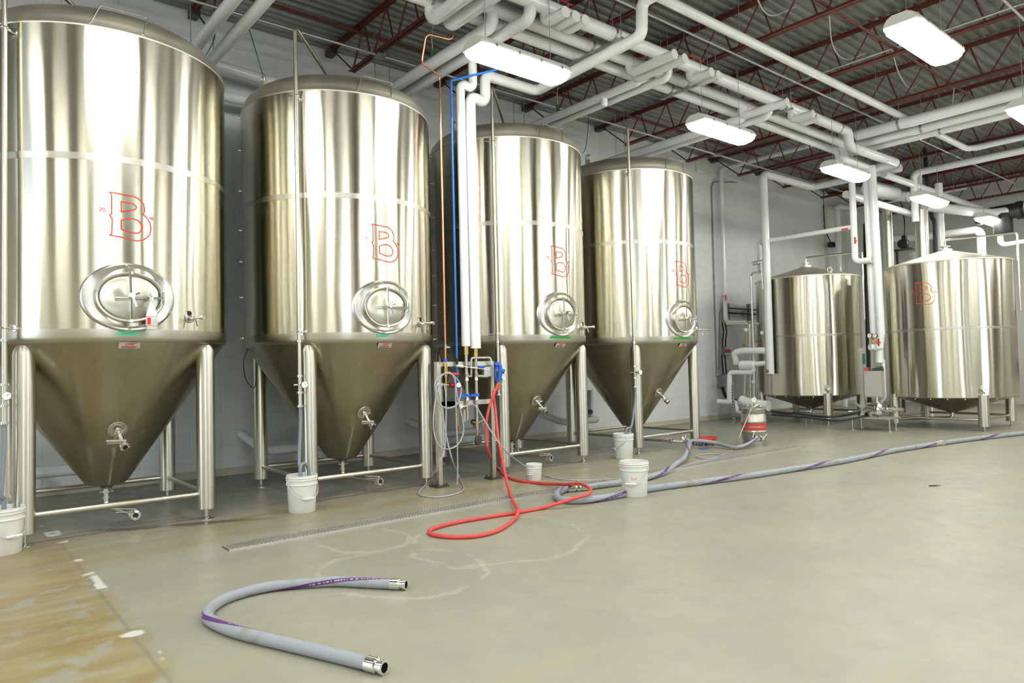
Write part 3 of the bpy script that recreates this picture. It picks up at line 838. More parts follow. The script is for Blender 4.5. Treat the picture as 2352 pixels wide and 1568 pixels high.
# strips of masking tape with a hand-written word under each manway
def tape(i, az0, az1, z0, h, mat, skew=0.0, label=''):
    m = MB(); n = 8; R = TR+0.005
    for k in range(n+1):
        az = az0+(az1-az0)*k/n
        a = math.radians(az)
        sh = skew*(1 if k == 0 else 0)
        for zz, da in ((z0, 0), (z0+h, sh)):
            m.v.append(Vector((R*math.sin(a+da), -R*math.cos(a+da), zz)))
    for k in range(n): m.face((2*k, 2*k+2, 2*k+3, 2*k+1))
    o = m.build('tape_strip', mat, None, (TX[i], TY, 0), smooth=False)
    w = MB(); rnd = random.Random(i+3); x = az0+2
    while x < az1-2.5:
        a = math.radians(x); b = math.radians(x+0.45)
        zz = z0+h*(0.3+0.3*rnd.random()); z2 = z0+h*(0.35+0.35*rnd.random())
        w.beam(Vector(((R+0.001)*math.sin(a), -(R+0.001)*math.cos(a), zz)), Vector(((R+0.001)*math.sin(b), -(R+0.001)*math.cos(b), z2)), 0.003, 0.001, up=(0, -1, 0)); x += 0.55
    w.build('handwriting', 'black_print', o, smooth=False)
    tag(o, label, 'tape')
tape(0, -5.5, 3.5, 1.735, 0.032, 'teal_tape', 0.008, 'strip of teal masking tape stuck under the manway with the spray bottle')
tape(1, -6.0, 2.0, 1.735, 0.030, 'teal_tape', 0.0, 'short teal tape strip on the tank next to the spray-bottle tank')
tape(2, -11.0, 9.0, 1.735, 0.036, 'green_tape', 0.03, 'long bright green tape strip on the tank behind the hose station')
tape(3, -12.0, 10.0, 1.735, 0.034, 'green_tape', 0.02, 'long bright green tape strip on the tank with the coupled grey hose')

# spray bottle hung by its trigger over the manway bar of the first tank
sb = thing('spray_bottle', 'white plastic spray bottle with red and white label hung on a manway bar', 'bottle', (TX[0]+0.145, TY-TR-0.115, 1.775))
m = MB(); m.lathe([(0, 0), (0.040, 0), (0.044, 0.006), (0.044, 0.135), (0.040, 0.15), (0.022, 0.215), (0.014, 0.24), (0.014, 0.26), (0, 0.26)], 24); m.build('bottle', 'white_plastic', sb)
m = MB(); m.lathe([(0.0446, 0.035), (0.0448, 0.036), (0.0448, 0.115), (0.0446, 0.116)], 24); lb = m.build('label', 'gauge_face', sb)
m = MB()
for z in (0.035, 0.112): m.lathe([(0.0451, z), (0.0452, z+0.004)], 24)
n = 5
for k in range(n+1):
    a = math.radians(-60+k*40/n)
    for z in (0.045, 0.105): m.v.append(Vector((0.0455*math.sin(a), -0.0455*math.cos(a), z)))
o_ = len(m.v)-2*(n+1)
for k in range(n): m.face((o_+2*k, o_+2*k+2, o_+2*k+3, o_+2*k+1))
m.build('label_print', 'red_print', lb)
m = MB()
for j in range(5):
    for k in range(4):
        a0, a1 = math.radians(-12+k*14), math.radians(-12+k*14+12)
        z = 0.05+j*0.012; o_ = len(m.v)
        for a in (a0, a1):
            for zz in (z, z+0.003): m.v.append(Vector((0.0455*math.sin(a), -0.0455*math.cos(a), zz)))
        m.face((o_, o_+2, o_+3, o_+1))
m.build('small_print', 'black_print', lb)
m = MB(); m.lathe([(0, 0.255), (0.018, 0.255), (0.018, 0.285), (0.012, 0.29), (0, 0.29)], 16); m.box((0, -0.01, 0.305), (0.022, 0.07, 0.028)); m.box((0, -0.035, 0.27), (0.01, 0.01, 0.05)); m.build('trigger_sprayer', 'white_plastic', sb)

# ------------------------------------------------------------------ brew tanks at the far end
def make_brew_tank(big=True):
    t = thing('brew_tank', 'x', 'tank')
    R = 1.09
    m = wavy_shell(BWV, 0.615, 3.13); m.lathe([(R-0.02, 0.60), (R, 0.615)], 256); m.build('shell', 'steel_shell', t)
    m = wavy_band(BWV, [(1.86, -0.001), (1.862, 0.0015), (1.905, 0.0015), (1.907, -0.001)]); m.build('weld_band', 'steel_band', t)
    m = MB(); m.lathe([(R, 3.13), (R+0.012, 3.135), (R+0.012, 3.155), (R-0.03, 3.175), (0.5, 3.33), (0.12, 3.44), (0.12, 3.47), (0.0, 3.475)], 112); m.build('lid', 'steel_dome', t, ang=30)
    m = MB(); m.lathe([(0.0, 0.27), (0.05, 0.275), (0.12, 0.30), (0.95, 0.57), (R-0.02, 0.60)], 96); m.build('bottom', 'steel_cone', t, ang=25)
    m = MB()
    for k in range(24):
        a = 15*k; m.cyl(cp(a, 0.60, R-0.04), cp(a, 0.575, R-0.035), 0.012, 6)
    m.build('bottom_bolts', 'chrome', t)
    a = 0.76
    leg = MB(); leg.lathe([(0, 0.09), (0.085, 0.09), (0.09, 0.095), (0.09, 0.66), (0, 0.66)], 24); lme = leg.mesh('leg')
    ft = MB(); ft.lathe([(0, 0), (0.05, 0), (0.05, 0.008), (0.018, 0.02), (0.018, 0.1), (0, 0.1)], 16); fme = ft.mesh('levelling_foot')
    for sx, sy in ((-1, -1), (1, -1), (1, 1), (-1, 1)):
        l = O('leg', lme, 'steel_leg', t, (sx*a, sy*a, 0)); O('levelling_foot', fme, 'steel', l)
    for (p, q) in (((-a, -a), (a, -a)), ((a, -a), (a, a)), ((a, a), (-a, a)), ((-a, a), (-a, -a))):
        p, q = Vector((*p, 0.21)), Vector((*q, 0.21)); d = (q-p).normalized()*0.088
        m = MB(); m.cyl(p+d, q-d, 0.024, 12); m.build('brace_bar', 'steel_leg', t)
    m = MB(); m.tube([(0, 0, 0.28), (0, 0, 0.17), (-0.75, 0.75, 0.17)], 0.03, 0.07, 12); m.build('outlet_pipe', 'steel', t)
    # hose port low on the side
    az = -45; p = cp(az, 0.76, R); d = cp(az, 0, 1)
    m = MB(); m.lathe([(0.07, 0), (0.07, 0.006), (0, 0.008)], 24, p, d); b = m.build('port_pad', 'steel_ring', t)
    m = MB(); m.cyl(p, p+d*0.05, 0.03, 16); m.cyl(p+d*0.05, p+d*0.075, 0.045, 18); m.cyl(p+d*0.03, p+d*0.03+Vector((0.0, 0, -0.09)), 0.008, 6); m.build('port_cap', 'chrome', b)
    m = MB(); m.lathe([(0.034, 0.0765), (0, 0.0775)], 16, p, d); m.build('port_face', 'gauge_face', b)
    # top fitting and spray line
    m = MB(); m.lathe([(0.13, 3.46), (0.13, 3.475), (0.05, 3.48), (0.05, 3.52), (0.10, 3.522), (0.10, 3.535), (0.03, 3.537), (0, 3.537)], 20); m.build('top_flange', 'steel', t)
    m = MB(); m.tube([(0, 0, 3.5), (0, 0, 3.66), (0.28, -1.12, 3.66), (0.28, -1.12, 2.2)], 0.02, 0.05, 10); m.build('spray_line', 'steel', t)
    for az in (100, -35):
        m = MB(); c = cp(az, 3.2, R-0.1); m.torus(c+Vector((0, 0, 0.05)), 0.05, 0.014, axis=cp(az, 0, 1), seg=16, rs=6); m.box(c, (0.06, 0.06, 0.05)); m.build('lifting_lug', 'steel_dull', t)
    m = MB(); m.cyl(cp(60, 3.2, 0.75), cp(60, 3.33, 0.75), 0.05, 14); m.build('vent_cap', 'brass', t)
    return t
b0 = make_brew_tank(); b0.location = (15.18, 7.93, 0)
tag(b0, 'squat stainless tank on short legs with plain shell, black hoses lying under it', 'tank', 'squat brew tanks')
b1 = copy_tree(b0); b1.location = (15.40, 5.18, 0)
tag(b1, 'squat stainless tank on short legs bearing a red outlined B', 'tank', 'squat brew tanks')
logo(b1, BWV, 1.09, -91, 2.56, k=0.00098)

# ------------------------------------------------------------------ overhead insulated pipework
def run(label, path, r, bend=None, mat='white_jacket', name='insulated_pipe', cat='pipe', group=None, seg=18, straps=(), rods=(), caps=()):
    m = MB(); m.tube(path, r, r*1.5 if bend is None else bend, seg)
    o = tag(m.build(name, mat, ang=40), label, cat, group)
    for (p, d) in straps:
        s = MB(); s.lathe([(r-0.002, -0.02), (r+0.004, -0.02), (r+0.004, 0.02), (r-0.002, 0.02)], seg, p, d); s.build('strap', 'galvanized', o)
    for p in rods:
        s = MB(); s.cyl(Vector(p)+Vector((0, 0, r*0.9)), (p[0], p[1], DECK_Z), 0.006, 6); s.build('hanger_rod', 'galvanized', o)
    for (p, d) in caps:
        s = MB(); s.cyl(Vector(p), Vector(p)+Vector(d)*0.012, r*1.04, seg); s.build('end_cap', 'white_plastic', o)
    return o
RZ = 5.40
YA, YB, YC = 5.68, 6.06, 6.35
ZB = 5.20                                  # level of the branch runs
e = at_z(2062, 373, 5.15)
pipe_a = run('thick white insulated rack pipe, the one carrying the row of capped stubs', [(-3.5, YA, RZ), (12.55, YA, RZ), (12.55, YA, 5.14), (e.x, YA-0.05, 5.14), (e.x, 6.30, 5.14)], 0.084, 0.10,
    straps=[((x, YA, RZ), (1, 0, 0)) for x in (1.9, 6.4, 8.35, 10.35, 12.2)] + [((13.9, YA-0.03, 5.14), (1, 0, 0))], rods=[(x, YA, RZ) for x in (1.9, 6.4, 8.35, 10.35)] + [(13.9, YA, 5.14)])
run('white insulated rack pipe in the middle between two parallel rack pipes', [(-3.5, YB, RZ), (13.15, YB, RZ), (13.15, YB, 5.12), (14.2, YB, 5.12), (14.2, YB, 4.98)], 0.078, 0.10,
    straps=[((x, YB, RZ), (1, 0, 0)) for x in (1.9, 6.4, 8.35)], rods=[(x, YB, RZ) for x in (1.9, 6.4, 8.35)])
run('white insulated rack pipe on the tank side of the pipe rack', [(-3.5, YC, RZ), (13.6, YC, RZ), (13.6, YC, 5.16), (14.4, YC, 5.16)], 0.078, 0.10,
    straps=[((x, YC, RZ), (1, 0, 0)) for x in (1.9, 4.2, 8.35)], rods=[(x, YC, RZ) for x in (1.9, 4.2, 8.35)])
# rack trapeze bars
for i, x in enumerate((1.9, 6.4, 8.35, 10.35)):
    m = MB(); m.box((x, (YA+YC)/2, RZ-0.10), (0.04, 0.98, 0.03)); o = tag(m.build('strut_channel', 'galvanized', smooth=False), 'galvanized strut channel under the three rack pipes', 'channel', 'rack strut channels')
    for y in (YA-0.13, YC+0.13):
        s = MB(); s.cyl((x, y, RZ-0.1), (x, y, DECK_Z), 0.006, 6); s.build('threaded_rod', 'galvanized', o)

def lever_on(parent, p, stem=0.09):
    m = MB(); m.box(Vector(p)+Vector((0, 0, stem)), (0.16, 0.022, 0.012)); l = m.build('valve_lever', 'red_plastic', parent, smooth=False)
    m = MB(); m.box(Vector(p)+Vector((0, 0, stem*0.5)), (0.022, 0.022, stem)); m.build('lever_stem', 'galvanized', l, smooth=False)

# branch pairs to the wall: (x of the two runs, tapped from)
def branch(x, ysrc, label, y1=9.35, zrun=ZB, r=0.062, tail=None, nub=None):
    path = [(x, ysrc, RZ-0.02), (x, ysrc, zrun), (x, y1, zrun)] + (tail or [])
    o = run(label, path, r, 0.095)
    if nub:
        s = MB(); s.lathe([(r*0.85, 0), (r*0.85, -0.12), (r*0.7, -0.15), (0, -0.16)], 16, (x, nub, zrun), (0, 0, 1)); s.build('drain_nub', 'white_jacket', o, ang=60)
        s = MB(); s.cyl((x-0.05, nub+0.9, zrun+0.05), (x-0.05, nub+0.9, zrun+0.13), 0.028, 10); g_ = s.build('sensor_well', 'green_line', o)
        s = MB(); s.sweep(smooth_curve([Vector((x-0.05, nub+0.9, zrun+0.13)), Vector((x-0.04, nub+0.9, zrun+0.4)), Vector((x+0.1, nub+0.8, DECK_Z))], 5), 0.006, 6); s.build('sensor_wire', 'cable_white', g_)
    s = MB(); s.cyl((x, y1-0.6, zrun+r*0.9), (x, y1-0.6, DECK_Z), 0.006, 6); s.build('hanger_rod', 'galvanized', o)
    return o
branch(2.37, YB, 'white insulated branch pipe over the gap beside the spray-bottle tank, outer of two', tail=[(2.37, 9.35, 5.42), (4.4, 9.35, 5.30)], r=0.068)
branch(2.63, YA, 'white insulated branch pipe over the gap beside the spray-bottle tank, inner of two', tail=[(2.63, 9.35, 5.0), (4.5, 9.35, 5.0)], r=0.068)
branch(4.83, YB, 'white insulated branch pipe with a drain nub passing above the copper tube', tail=[(4.83, 9.35, 4.7), (5.4, 9.35, 4.7)], r=0.072, nub=6.30)
branch(5.06, YA, 'white insulated branch pipe running to the wall just above the vertical drop pipes', tail=[(5.06, 9.35, 4.4)], r=0.072)
branch(7.38, YB, 'white insulated branch pipe with a drain nub leading behind the hose-station tank', tail=[(7.38, 9.35, 4.5)], r=0.058, nub=6.75)
branch(7.60, YA+0.1, 'white insulated branch pipe leading behind the hose-station tank, next to the nubbed one', tail=[(7.60, 9.35, 4.3)], r=0.056)
branch(at_z(1690, 277, ZB).x, YB, 'white insulated branch pipe passing over the second light fixture, thicker of two', tail=[(at_z(1690, 277, ZB).x, 9.35, 4.6)], r=0.066)
branch(at_z(1762, 268, ZB).x, YA+0.1, 'white insulated branch pipe passing over the second light fixture, thinner of two', tail=[(at_z(1762, 268, ZB).x, 9.35, 4.6)], r=0.058)
# capped stubs under the rack pipes
for (x, src, y1, grp) in ((5.30, YA, 5.38, 0), (5.46, YA, 5.38, 0), (5.61, YA, 5.38, 0), (7.12, YB-0.04, 5.32, 1), (7.33, YB+0.05, 5.32, 1), (7.97, YA, 5.37, 0), (8.13, YA, 5.37, 0), (9.82, YB, 5.33, 1), (10.63, YA, 5.35, 0), (10.9, YA, 5.4, 0)):
    z_ = ZB+0.02
    o = run('long capped white pipe stub hanging across under the rack pipes' if grp else 'short capped white pipe stub hanging under the outer rack pipe', [(x, src+0.02, RZ), (x, src+0.02, z_), (x, y1, z_)], 0.060, 0.085, name='pipe_stub', group='long capped pipe stubs' if grp else 'short capped pipe stubs', caps=[((x, y1, z_), (0, -1, 0))])
    if not grp or x > 9: lever_on(o, (x-0.02, YA-0.05, RZ+0.02))
for (x, src, lab) in ((4.22, YC, 'white insulated pipe leaving the rack towards the hall beyond the copper tube, outer'), (4.45, YC, 'white insulated pipe leaving the rack towards the hall beyond the copper tube, inner')):
    run(lab, [(x, src+0.02, RZ), (x, src+0.02, ZB), (x, 0.5, ZB)], 0.075, 0.1)
# upper jogging line fed from the hall side, down to the hose station
MY = 6.95
YDR = MY-0.055
zS = 5.05
p1, p2 = at_z(1474, 82, zS), at_z(1238, 206, zS)
drop_a, drop_b = at_y(1070, 795, YDR), at_y(1092, 800, YDR)
ja, jb = at_y(1062, 190, YDR), at_y(1090, 218, YDR)
ka, kb = at_y(1086, 190, YDR), at_y(1114, 200, YDR)
run('thick white insulated pipe jogging under the rack and dropping to the hose station', [(p1.x+0.02, 1.6, 5.44), (p1.x+0.02, p1.y, 5.44), (p1.x, p1.y, zS), (p2.x, YDR, zS), (kb.x, YDR, zS), (kb.x, YDR, jb.z-0.10), (drop_b.x, YDR, jb.z), (drop_b.x, YDR, drop_b.z)], 0.068, 0.085)
run('slimmer white insulated pipe dropping to the hose station beside the thick one', [(ka.x, YC, RZ), (ka.x, YDR, RZ-0.02), (ka.x, YDR, ja.z-0.06), (drop_a.x, YDR, ja.z), (drop_a.x, YDR, drop_a.z)], 0.054, 0.07)
# high line parallel to the rack, then the lines to the hall side
q = at_z(2215, 345, 5.55)
run('slender white insulated pipe strung high along the roof joists', [(2.0, 4.95, 5.55), (q.x, 4.95, 5.55), (q.x+0.02, 0.5, 5.55)], 0.058, 0.2, rods=[(x, 4.95, 5.55) for x in (4.0, 8.0, 12.0)])
for i, (x, r) in enumerate(((12.86, 0.092), (13.42, 0.078), (13.85, 0.072))):
    src = (YA, YB, YC)[i]
    run(('thickest', 'middle', 'slimmest')[i]+' of three white insulated pipes crossing to the hall side', [(x, src, RZ-0.01), (x, -6.5, RZ-0.01)], r, straps=[((x, 4.95-0.15*i, RZ-0.01), (0, 1, 0)), ((x, 1.0, RZ-0.01), (0, 1, 0))], rods=[(x, 4.95-0.15*i, RZ), (x, 1.0, RZ)])
run('slender white insulated pipe turning under the red joists beyond the three parallel lines', [(at_z(2098, 398, 5.5).x, -3.0, 5.5), (at_z(2098, 398, 5.5).x, at_z(2098, 398, 5.5).y, 5.5), (at_z(2098, 398, 5.5).x, at_z(2098, 398, 5.5).y, 4.4)], 0.075, 0.12)

# ------------------------------------------------------------------ pipework round the brew tanks
pa = at_x(1755, 398, 14.0)
elbow = at_z(1856, 432, pa.z)
run('white insulated riser standing in front of the plain brew tank, cut square at its foot', [(elbow.x, 6.2, pa.z), (elbow.x, 8.2, pa.z), (14.0, 8.2, pa.z), (14.0, 8.2, 1.08)], 0.082, 0.12)
pipe_cross = run('white insulated cross pipe with a red valve lever, leading to the riser', [(14.1, 8.42, 3.35), (14.1, 8.42, 3.98), (14.1, 6.36, 3.98)], 0.052, 0.08)
pipe_l = run('white insulated L-shaped drop joining the cross pipe to the twin risers', [(14.1, 6.35, 5.0), (14.1, 6.35, 3.28), (14.1, 6.03, 3.28)], 0.062, 0.10)
pipe_tw = run('right-hand riser of the white insulated twin risers between the brew tanks', [(14.15, 5.98, 5.12), (14.15, 5.93, 1.85), (14.15, 5.98, 1.55), (14.15, 5.98, 1.28)], 0.074, 0.10)
run('left-hand riser of the white insulated twin risers between the brew tanks', [(14.22, 6.12, 5.14), (14.22, 6.10, 1.9), (14.22, 6.02, 1.5), (14.22, 6.02, 1.35)], 0.068, 0.10)
run('slim white insulated tail pipe under the twin risers', [(14.18, 5.93, 1.34), (14.18, 5.93, 0.62), (14.18, 6.02, 0.5), (14.18, 6.02, 0.42)], 0.035, 0.06)
for (px, py, ln, lab) in ((1940, 526, 0.13, 'red valve lever on the white cross pipe'), (1964, 552, 0.13, 'red valve lever on the white L-shaped drop'), (2006, 773, 0.12, 'upper red valve lever on the twin risers'), (2018, 786, 0.14, 'lower red valve lever on the twin risers')):
    p = at_x(px, py, 14.0)
    m = MB()
    if py < 540: m.box(p, (0.012, ln, 0.03))
    else: m.box(p, (0.012, 0.03, ln))
    m.cyl(p, p+Vector((0.12, 0, 0)), 0.008, 6)
    m.build('valve_lever', 'red_plastic', {1940: pipe_cross, 1964: pipe_l}.get(px, pipe_tw), smooth=False)
for (px, py, lab) in ((1998, 773, 'small round gauge on the left stub of the twin risers'), (2010, 773, 'small round gauge on the right stub of the twin risers')):
    p = at_x(px, py, 14.0); t = thing('pressure_gauge', lab, 'gauge', p)
    gauge(t, (0, 0, 0.02), (-1, 0.2, 0.05), 0.05, 'dark_steel', 'gauge_case'); m = MB(); m.cyl((0, 0, -0.14), (0, 0, -0.02), 0.018, 8); m.build('stem', 'brass', t)
    s = at_x(px, py+24, 14.02); run('short white insulated stub below a gauge of the twin risers', [s+Vector((0.0, 0, 0)), s+Vector((0.1, -0.06, 0))], 0.06, name='pipe_stub', group='gauge stubs of the twin risers')
# wall pipe and high lines
w0, w1 = at_y(1656, 388, 9.72), at_y(1658, 738, 9.72)
wy = at_z(1840, 350, w0.z)
pipe_w = run('slender white wall riser bending out under the roof joists', [(w0.x, wy.y-1.5, w0.z), (w0.x, 9.72, w0.z), (w0.x-0.02, 9.72, w1.z), (w0.x+0.15, 9.70, w1.z)], 0.055, 0.11)
m = MB(); p = at_y(1667, 683, 9.62); m.box(p, (0.03, 0.012, 0.14)); m.cyl(p, p+Vector((0, 0.1, 0.06)), 0.008, 6); m.build('valve_lever', 'red_plastic', pipe_w, smooth=False)
w2 = at_y(1922, 472, 9.5)
run('white insulated wall riser standing behind the plain brew tank', [(w2.x, 9.5, 0.0), (w2.x, 9.5, w2.z), (w2.x+0.8, 9.5, w2.z+0.05), (w2.x+0.9, 6.5, w2.z+0.05)], 0.085, 0.14)
m = MB(); a = at_x(1985, 442, 16.6); m.lathe([(0, 0), (0.155, 0.005), (0.165, 0.02), (0.165, 1.05), (0.155, 1.065), (0, 1.07)], 28, (a.x-0.4, a.y-0.25, a.z), (1, -0.15, 0)); tag(m.build('insulated_vessel', 'white_jacket', ang=40), 'fat capped white insulated drum lying among the far pipes', 'vessel')
c0, c1 = at_x(2030, 430, 17.4), at_x(2085, 452, 17.4)
run('stout white insulated pipe end running out from behind the twin risers', [(17.3, c0.y+0.6, c0.z+0.02), (17.4, c1.y, c1.z)], 0.12, caps=[((17.4, c1.y, c1.z), (0, -1, 0))])
g0, g1 = at_z(2030, 400, 5.25), at_z(2262, 482, 5.25)
run('long white insulated line heading for the end wall above the B-marked tank', [(g0.x, g0.y, 5.25), (g1.x, g0.y, 5.25), (g1.x+0.3, -3.0, 5.25)], 0.075, 0.2, rods=[(g0.x+1.5, g0.y, 5.25), (g0.x+4, g0.y, 5.25)])
h0, h1 = at_x(2032, 474, 16.0), at_z(2112, 497, at_x(2032, 474, 16.0).z)
run('white insulated elbow line sloping down past the fourth light fixture', [(h0.x-1.8, h0.y, h0.z+0.02), (h1.x, h0.y, h0.z), (h1.x, h0.y-0.02, h0.z+1.0)], 0.075, 0.10)
v0 = at_x(2158, 480, 18.2); v1 = at_x(2160, 575, 18.2)
run('white insulated riser dropping behind the lid of the B-marked tank', [(18.2, v0.y, v0.z+0.6), (18.2, v0.y, v1.z-0.4)], 0.085)
i0, i1, i2 = at_x(2108, 545, 20.0), at_x(2252, 527, 20.0), at_x(2256, 575, 20.0)
run('white insulated pipe arching before the end wall behind the B-marked tank', [(20, i0.y+0.8, i0.z+0.1), (20, i0.y, i0.z), (20, i1.y, i1.z), (20, i1.y, i2.z-0.6)], 0.10, 0.16)
k0, k1 = at_x(2180, 455, 19.0), at_x(2250, 490, 19.0)
run('fat white vent pipe running up to the black strainer', [(17.6, 6.3, k1.z+0.12), (19.6, 5.55, k1.z+0.05), (19.8, 5.1, k1.z+0.08)], 0.115, 0.2)
k2, k3 = at_x(2322, 482, 19.8), at_x(2352, 476, 19.8)
run('fat white vent pipe leaving the black strainer along the end wall', [(19.8, k2.y+0.12, k2.z), (19.8, k3.y-3.0, k3.z+0.15)], 0.125)
st = thing('pipe_strainer', 'black plastic pipe strainer hung between fat white vent pipes', 'strainer', at_x(2303, 497, 19.8))
m = MB(); m.cyl((0, 0.5, 0.08), (0, -0.45, 0.10), 0.18, 20); m.build('body', 'black_rubber', st)
m = MB(); m.lathe([(0, -0.42), (0.19, -0.42), (0.20, -0.40), (0.20, -0.02), (0.24, -0.01), (0.24, 0.05), (0, 0.08)], 24); m.build('bowl', 'black_rubber', st)
for s in (0.44, -0.40):
    m = MB(); m.cyl((0, s, 0.09), (0, s+0.1, 0.09), 0.215, 20); m.build('coupling', 'black_rubber', st)
n0 = at_x(2300, 525, 19.9)
run('slim white pipe leading from the strainer bowl along the end wall', [(19.8, n0.y, n0.z+0.1), (19.8, n0.y, n0.z-0.42), (19.8, n0.y-3, n0.z-0.30)], 0.065, 0.12)
# steel flues and black cable behind the B-marked tank
f_a, f_b = at_x(2042, 600, 17.6), at_x(2118, 560, 17.6)
m = MB(); m.cyl((17.6, f_a.y, 0), (17.6, f_a.y, 5.0), 0.11, 20); tag(m.build('steel_flue', 'steel_leg'), 'slim stainless flue rising beside the twin white risers', 'flue')
m = MB(); m.cyl((17.6, f_b.y, 0), (17.6, f_b.y, 4.75), 0.14, 20); tag(m.build('steel_flue', 'steel_leg'), 'stouter stainless flue rising behind the B-marked tank', 'flue')
c = [at_x(x, y, 18.0) for x, y in ((2128, 452), (2138, 485), (2146, 510), (2148, 560), (2150, 640))]
c[0].z = DECK_Z-0.02
m = MB(); m.sweep(smooth_curve(c, 6), 0.045, 10); tag(m.build('cable', 'black_rubber'), 'thick black cable hanging behind the B-marked tank', 'cable')
c = [at_x(x, y, 21.0) for x, y in ((2004, 470), (2000, 500), (1990, 512), (1988, 560), (1988, 700))]
c[0].z = DECK_Z-0.02; c[-1].z = 0.02
m = MB(); m.sweep(smooth_curve(c, 6), 0.06, 10); tag(m.build('cable', 'black_rubber'), 'thick black cable running down the far wall corner', 'cable')
b = at_x(2075, 560, 18.5); t = thing('blower', 'small black blower unit on a bracket beyond the B-marked tank', 'blower', b)
m = MB(); m.lathe([(0, -0.08), (0.11, -0.08), (0.12, -0.06), (0.12, 0.06), (0.11, 0.08), (0, 0.08)], 20, (0, 0, 0), (1, 0, 0)); m.box((0, -0.03, 0.14), (0.1, 0.1, 0.12)); m.build('housing', 'black_rubber', t)
m = MB(); m.box((0, 0, -0.14), (0.3, 0.5, 0.02)); m.build('bracket', 'dark_steel', t, smooth=False)
m = MB(); m.box((0.12, 0.2, -0.14-(b.z-0.14)/2), (0.06, 0.06, b.z-0.14)); m.build('post', 'dark_steel', t, smooth=False)
m = MB(); m.sweep(smooth_curve([(0, -0.03, 0.2), (0, -0.05, 0.5), (0, 0.0, 0.95)], 5), 0.015, 8); m.build('cord', 'black_rubber', t)
m = MB(); m.cyl((0.0, -0.22, -0.75), (0.0, -0.22, -0.28), 0.09, 16); m.cyl((0, -0.22, -0.3), (0, -0.22, -0.24), 0.095, 16); m.build('motor', 'white_plastic', t)
m = MB(); p = at_y(1910, 562, 9.7); m.box(p, (0.22, 0.14, 0.14)); m.cyl(p+Vector((0.08, -0.1, 0)), p+Vector((0.08, 0.0, 0)), 0.06, 14); fl = tag(m.build('flood_light', 'black_rubber', smooth=False), 'small black flood light fixed to the block wall', 'flood light')
m = MB(); m.sweep([p, p+Vector((-0.1, 0.14, 0.5)), p+Vector((-0.1, 0.14, 1.6))], 0.015, 6); m.build('cord', 'black_rubber', fl)

# ------------------------------------------------------------------ heat exchanger corner left of the plain brew tank
def X(px, py, x=14.0): return at_x(px, py, x)
run('upper white insulated arm reaching from the riser towards the wall', [X(1760, 805), X(1706, 805), X(1696, 810)+Vector((0, 0.1, 0)), X(1700, 835)+Vector((0.1, 0.15, 0))], 0.075, 0.08)
run('lower white insulated arm reaching from the riser to a stub', [X(1760, 834), X(1735, 836), X(1728, 838)], 0.055)
run('fat white insulated stub with flat end below the upper arm', [X(1734, 838), X(1703, 838)], 0.10, caps=[(X(1703, 838), (0, 1, 0))], name='pipe_stub')
run('white insulated pipe stepping down beside the perforated post', [X(1732, 846), X(1728, 855), X(1676, 855), X(1675, 922)], 0.058, 0.09)
run('low white insulated pipe lying near the wall foot with a dropped end', [X(1650, 922), X(1690, 924), X(1695, 945), X(1722, 945)], 0.062, 0.08)
run('fat white insulated drum lying behind the keg', [X(1702, 918), X(1716, 924), X(1764, 932)], 0.11, 0.05, name='insulated_drum', caps=[(X(1764, 932), (0, -1, 0))])
po = X(1686, 965, 13.8); t = thing('strut_post', 'perforated galvanized strut post standing on the floor near the keg', 'post', (po.x, po.y, 0))
m = MB(); m.box((0, 0, 0.43), (0.05, 0.045, 0.86)); m.box((0, 0, 0.006), (0.12, 0.12, 0.012)); m.build('channel', 'galvanized', t, smooth=False)
for k in range(12):
    m = MB(); m.box((-0.0255, 0, 0.08+k*0.066), (0.002, 0.02, 0.035)); m.build('slot', 'dark_hole', t, smooth=False)
for i, (px, py, px2, py2, lab) in enumerate(((1714, 757, 1714, 800, 'dial gauge on a stem left of the riser'), (1751, 764, 1752, 800, 'dial gauge half behind the white riser'), (1731, 876, 1732, 915, 'dial gauge low down behind the keg'))):
    p, q = X(px, py), X(px2, py2); t = thing('dial_gauge', lab, 'gauge', p)
    gauge(t, (0, 0, 0), (-1, -0.1, 0.05), 0.046, 'steel', 'gauge_case')
    m = MB(); m.cyl((0.02, 0, -0.04), (0.02, 0, (q-p).z), 0.010, 8); m.cyl((0.02, 0, -0.10), (0.02, 0, -0.16), 0.022, 8); m.build('stem', 'brass', t)
for (px, py, lab) in ((1707, 793, 'small red round valve knob beside the left dial gauge'), (1740, 784, 'small red T-handled valve between the dial gauges'), (1762, 852, 'small red valve knob on the riser foot'), (1700, 940, 'small red valve knob on the low white pipe')):
    p = X(px, py, 13.9); m = MB(); m.torus(p, 0.028, 0.009, axis=(1, 0, 0), seg=14, rs=6); m.cyl(p, p+Vector((0.1, 0, 0)), 0.009, 6); m.box(p, (0.006, 0.05, 0.008)); tag(m.build('hand_valve', 'brown_panel'), lab, 'valve')
run('thin stainless pipe dropping from the tee and down past the gauges', [X(1750, 625), X(1724, 626), X(1729, 752), X(1731, 800), X(1732, 920)], 0.022, 0.08, mat='steel', name='steel_pipe')
run('thin stainless pipe hooking down between the two dial gauges', [X(1672, 739, 14.3), X(1716, 738, 14.3), X(1722, 748, 14.3), X(1724, 915, 14.3)], 0.026, 0.09, mat='steel', name='steel_pipe')
run('horizontal stainless pipe running along the wall into the brew tank', [X(1668, 743, 14.4), X(1748, 743, 14.4)], 0.024, mat='steel', name='steel_pipe')
run('vertical stainless pipe standing left of the riser foot', [X(1712, 860, 14.3), X(1710, 925, 14.3)], 0.03, mat='steel', name='steel_pipe')
t = thing('actuated_valve', 'stainless actuator canister on the valve stem above the plain brew tank', 'valve', X(1750, 600))
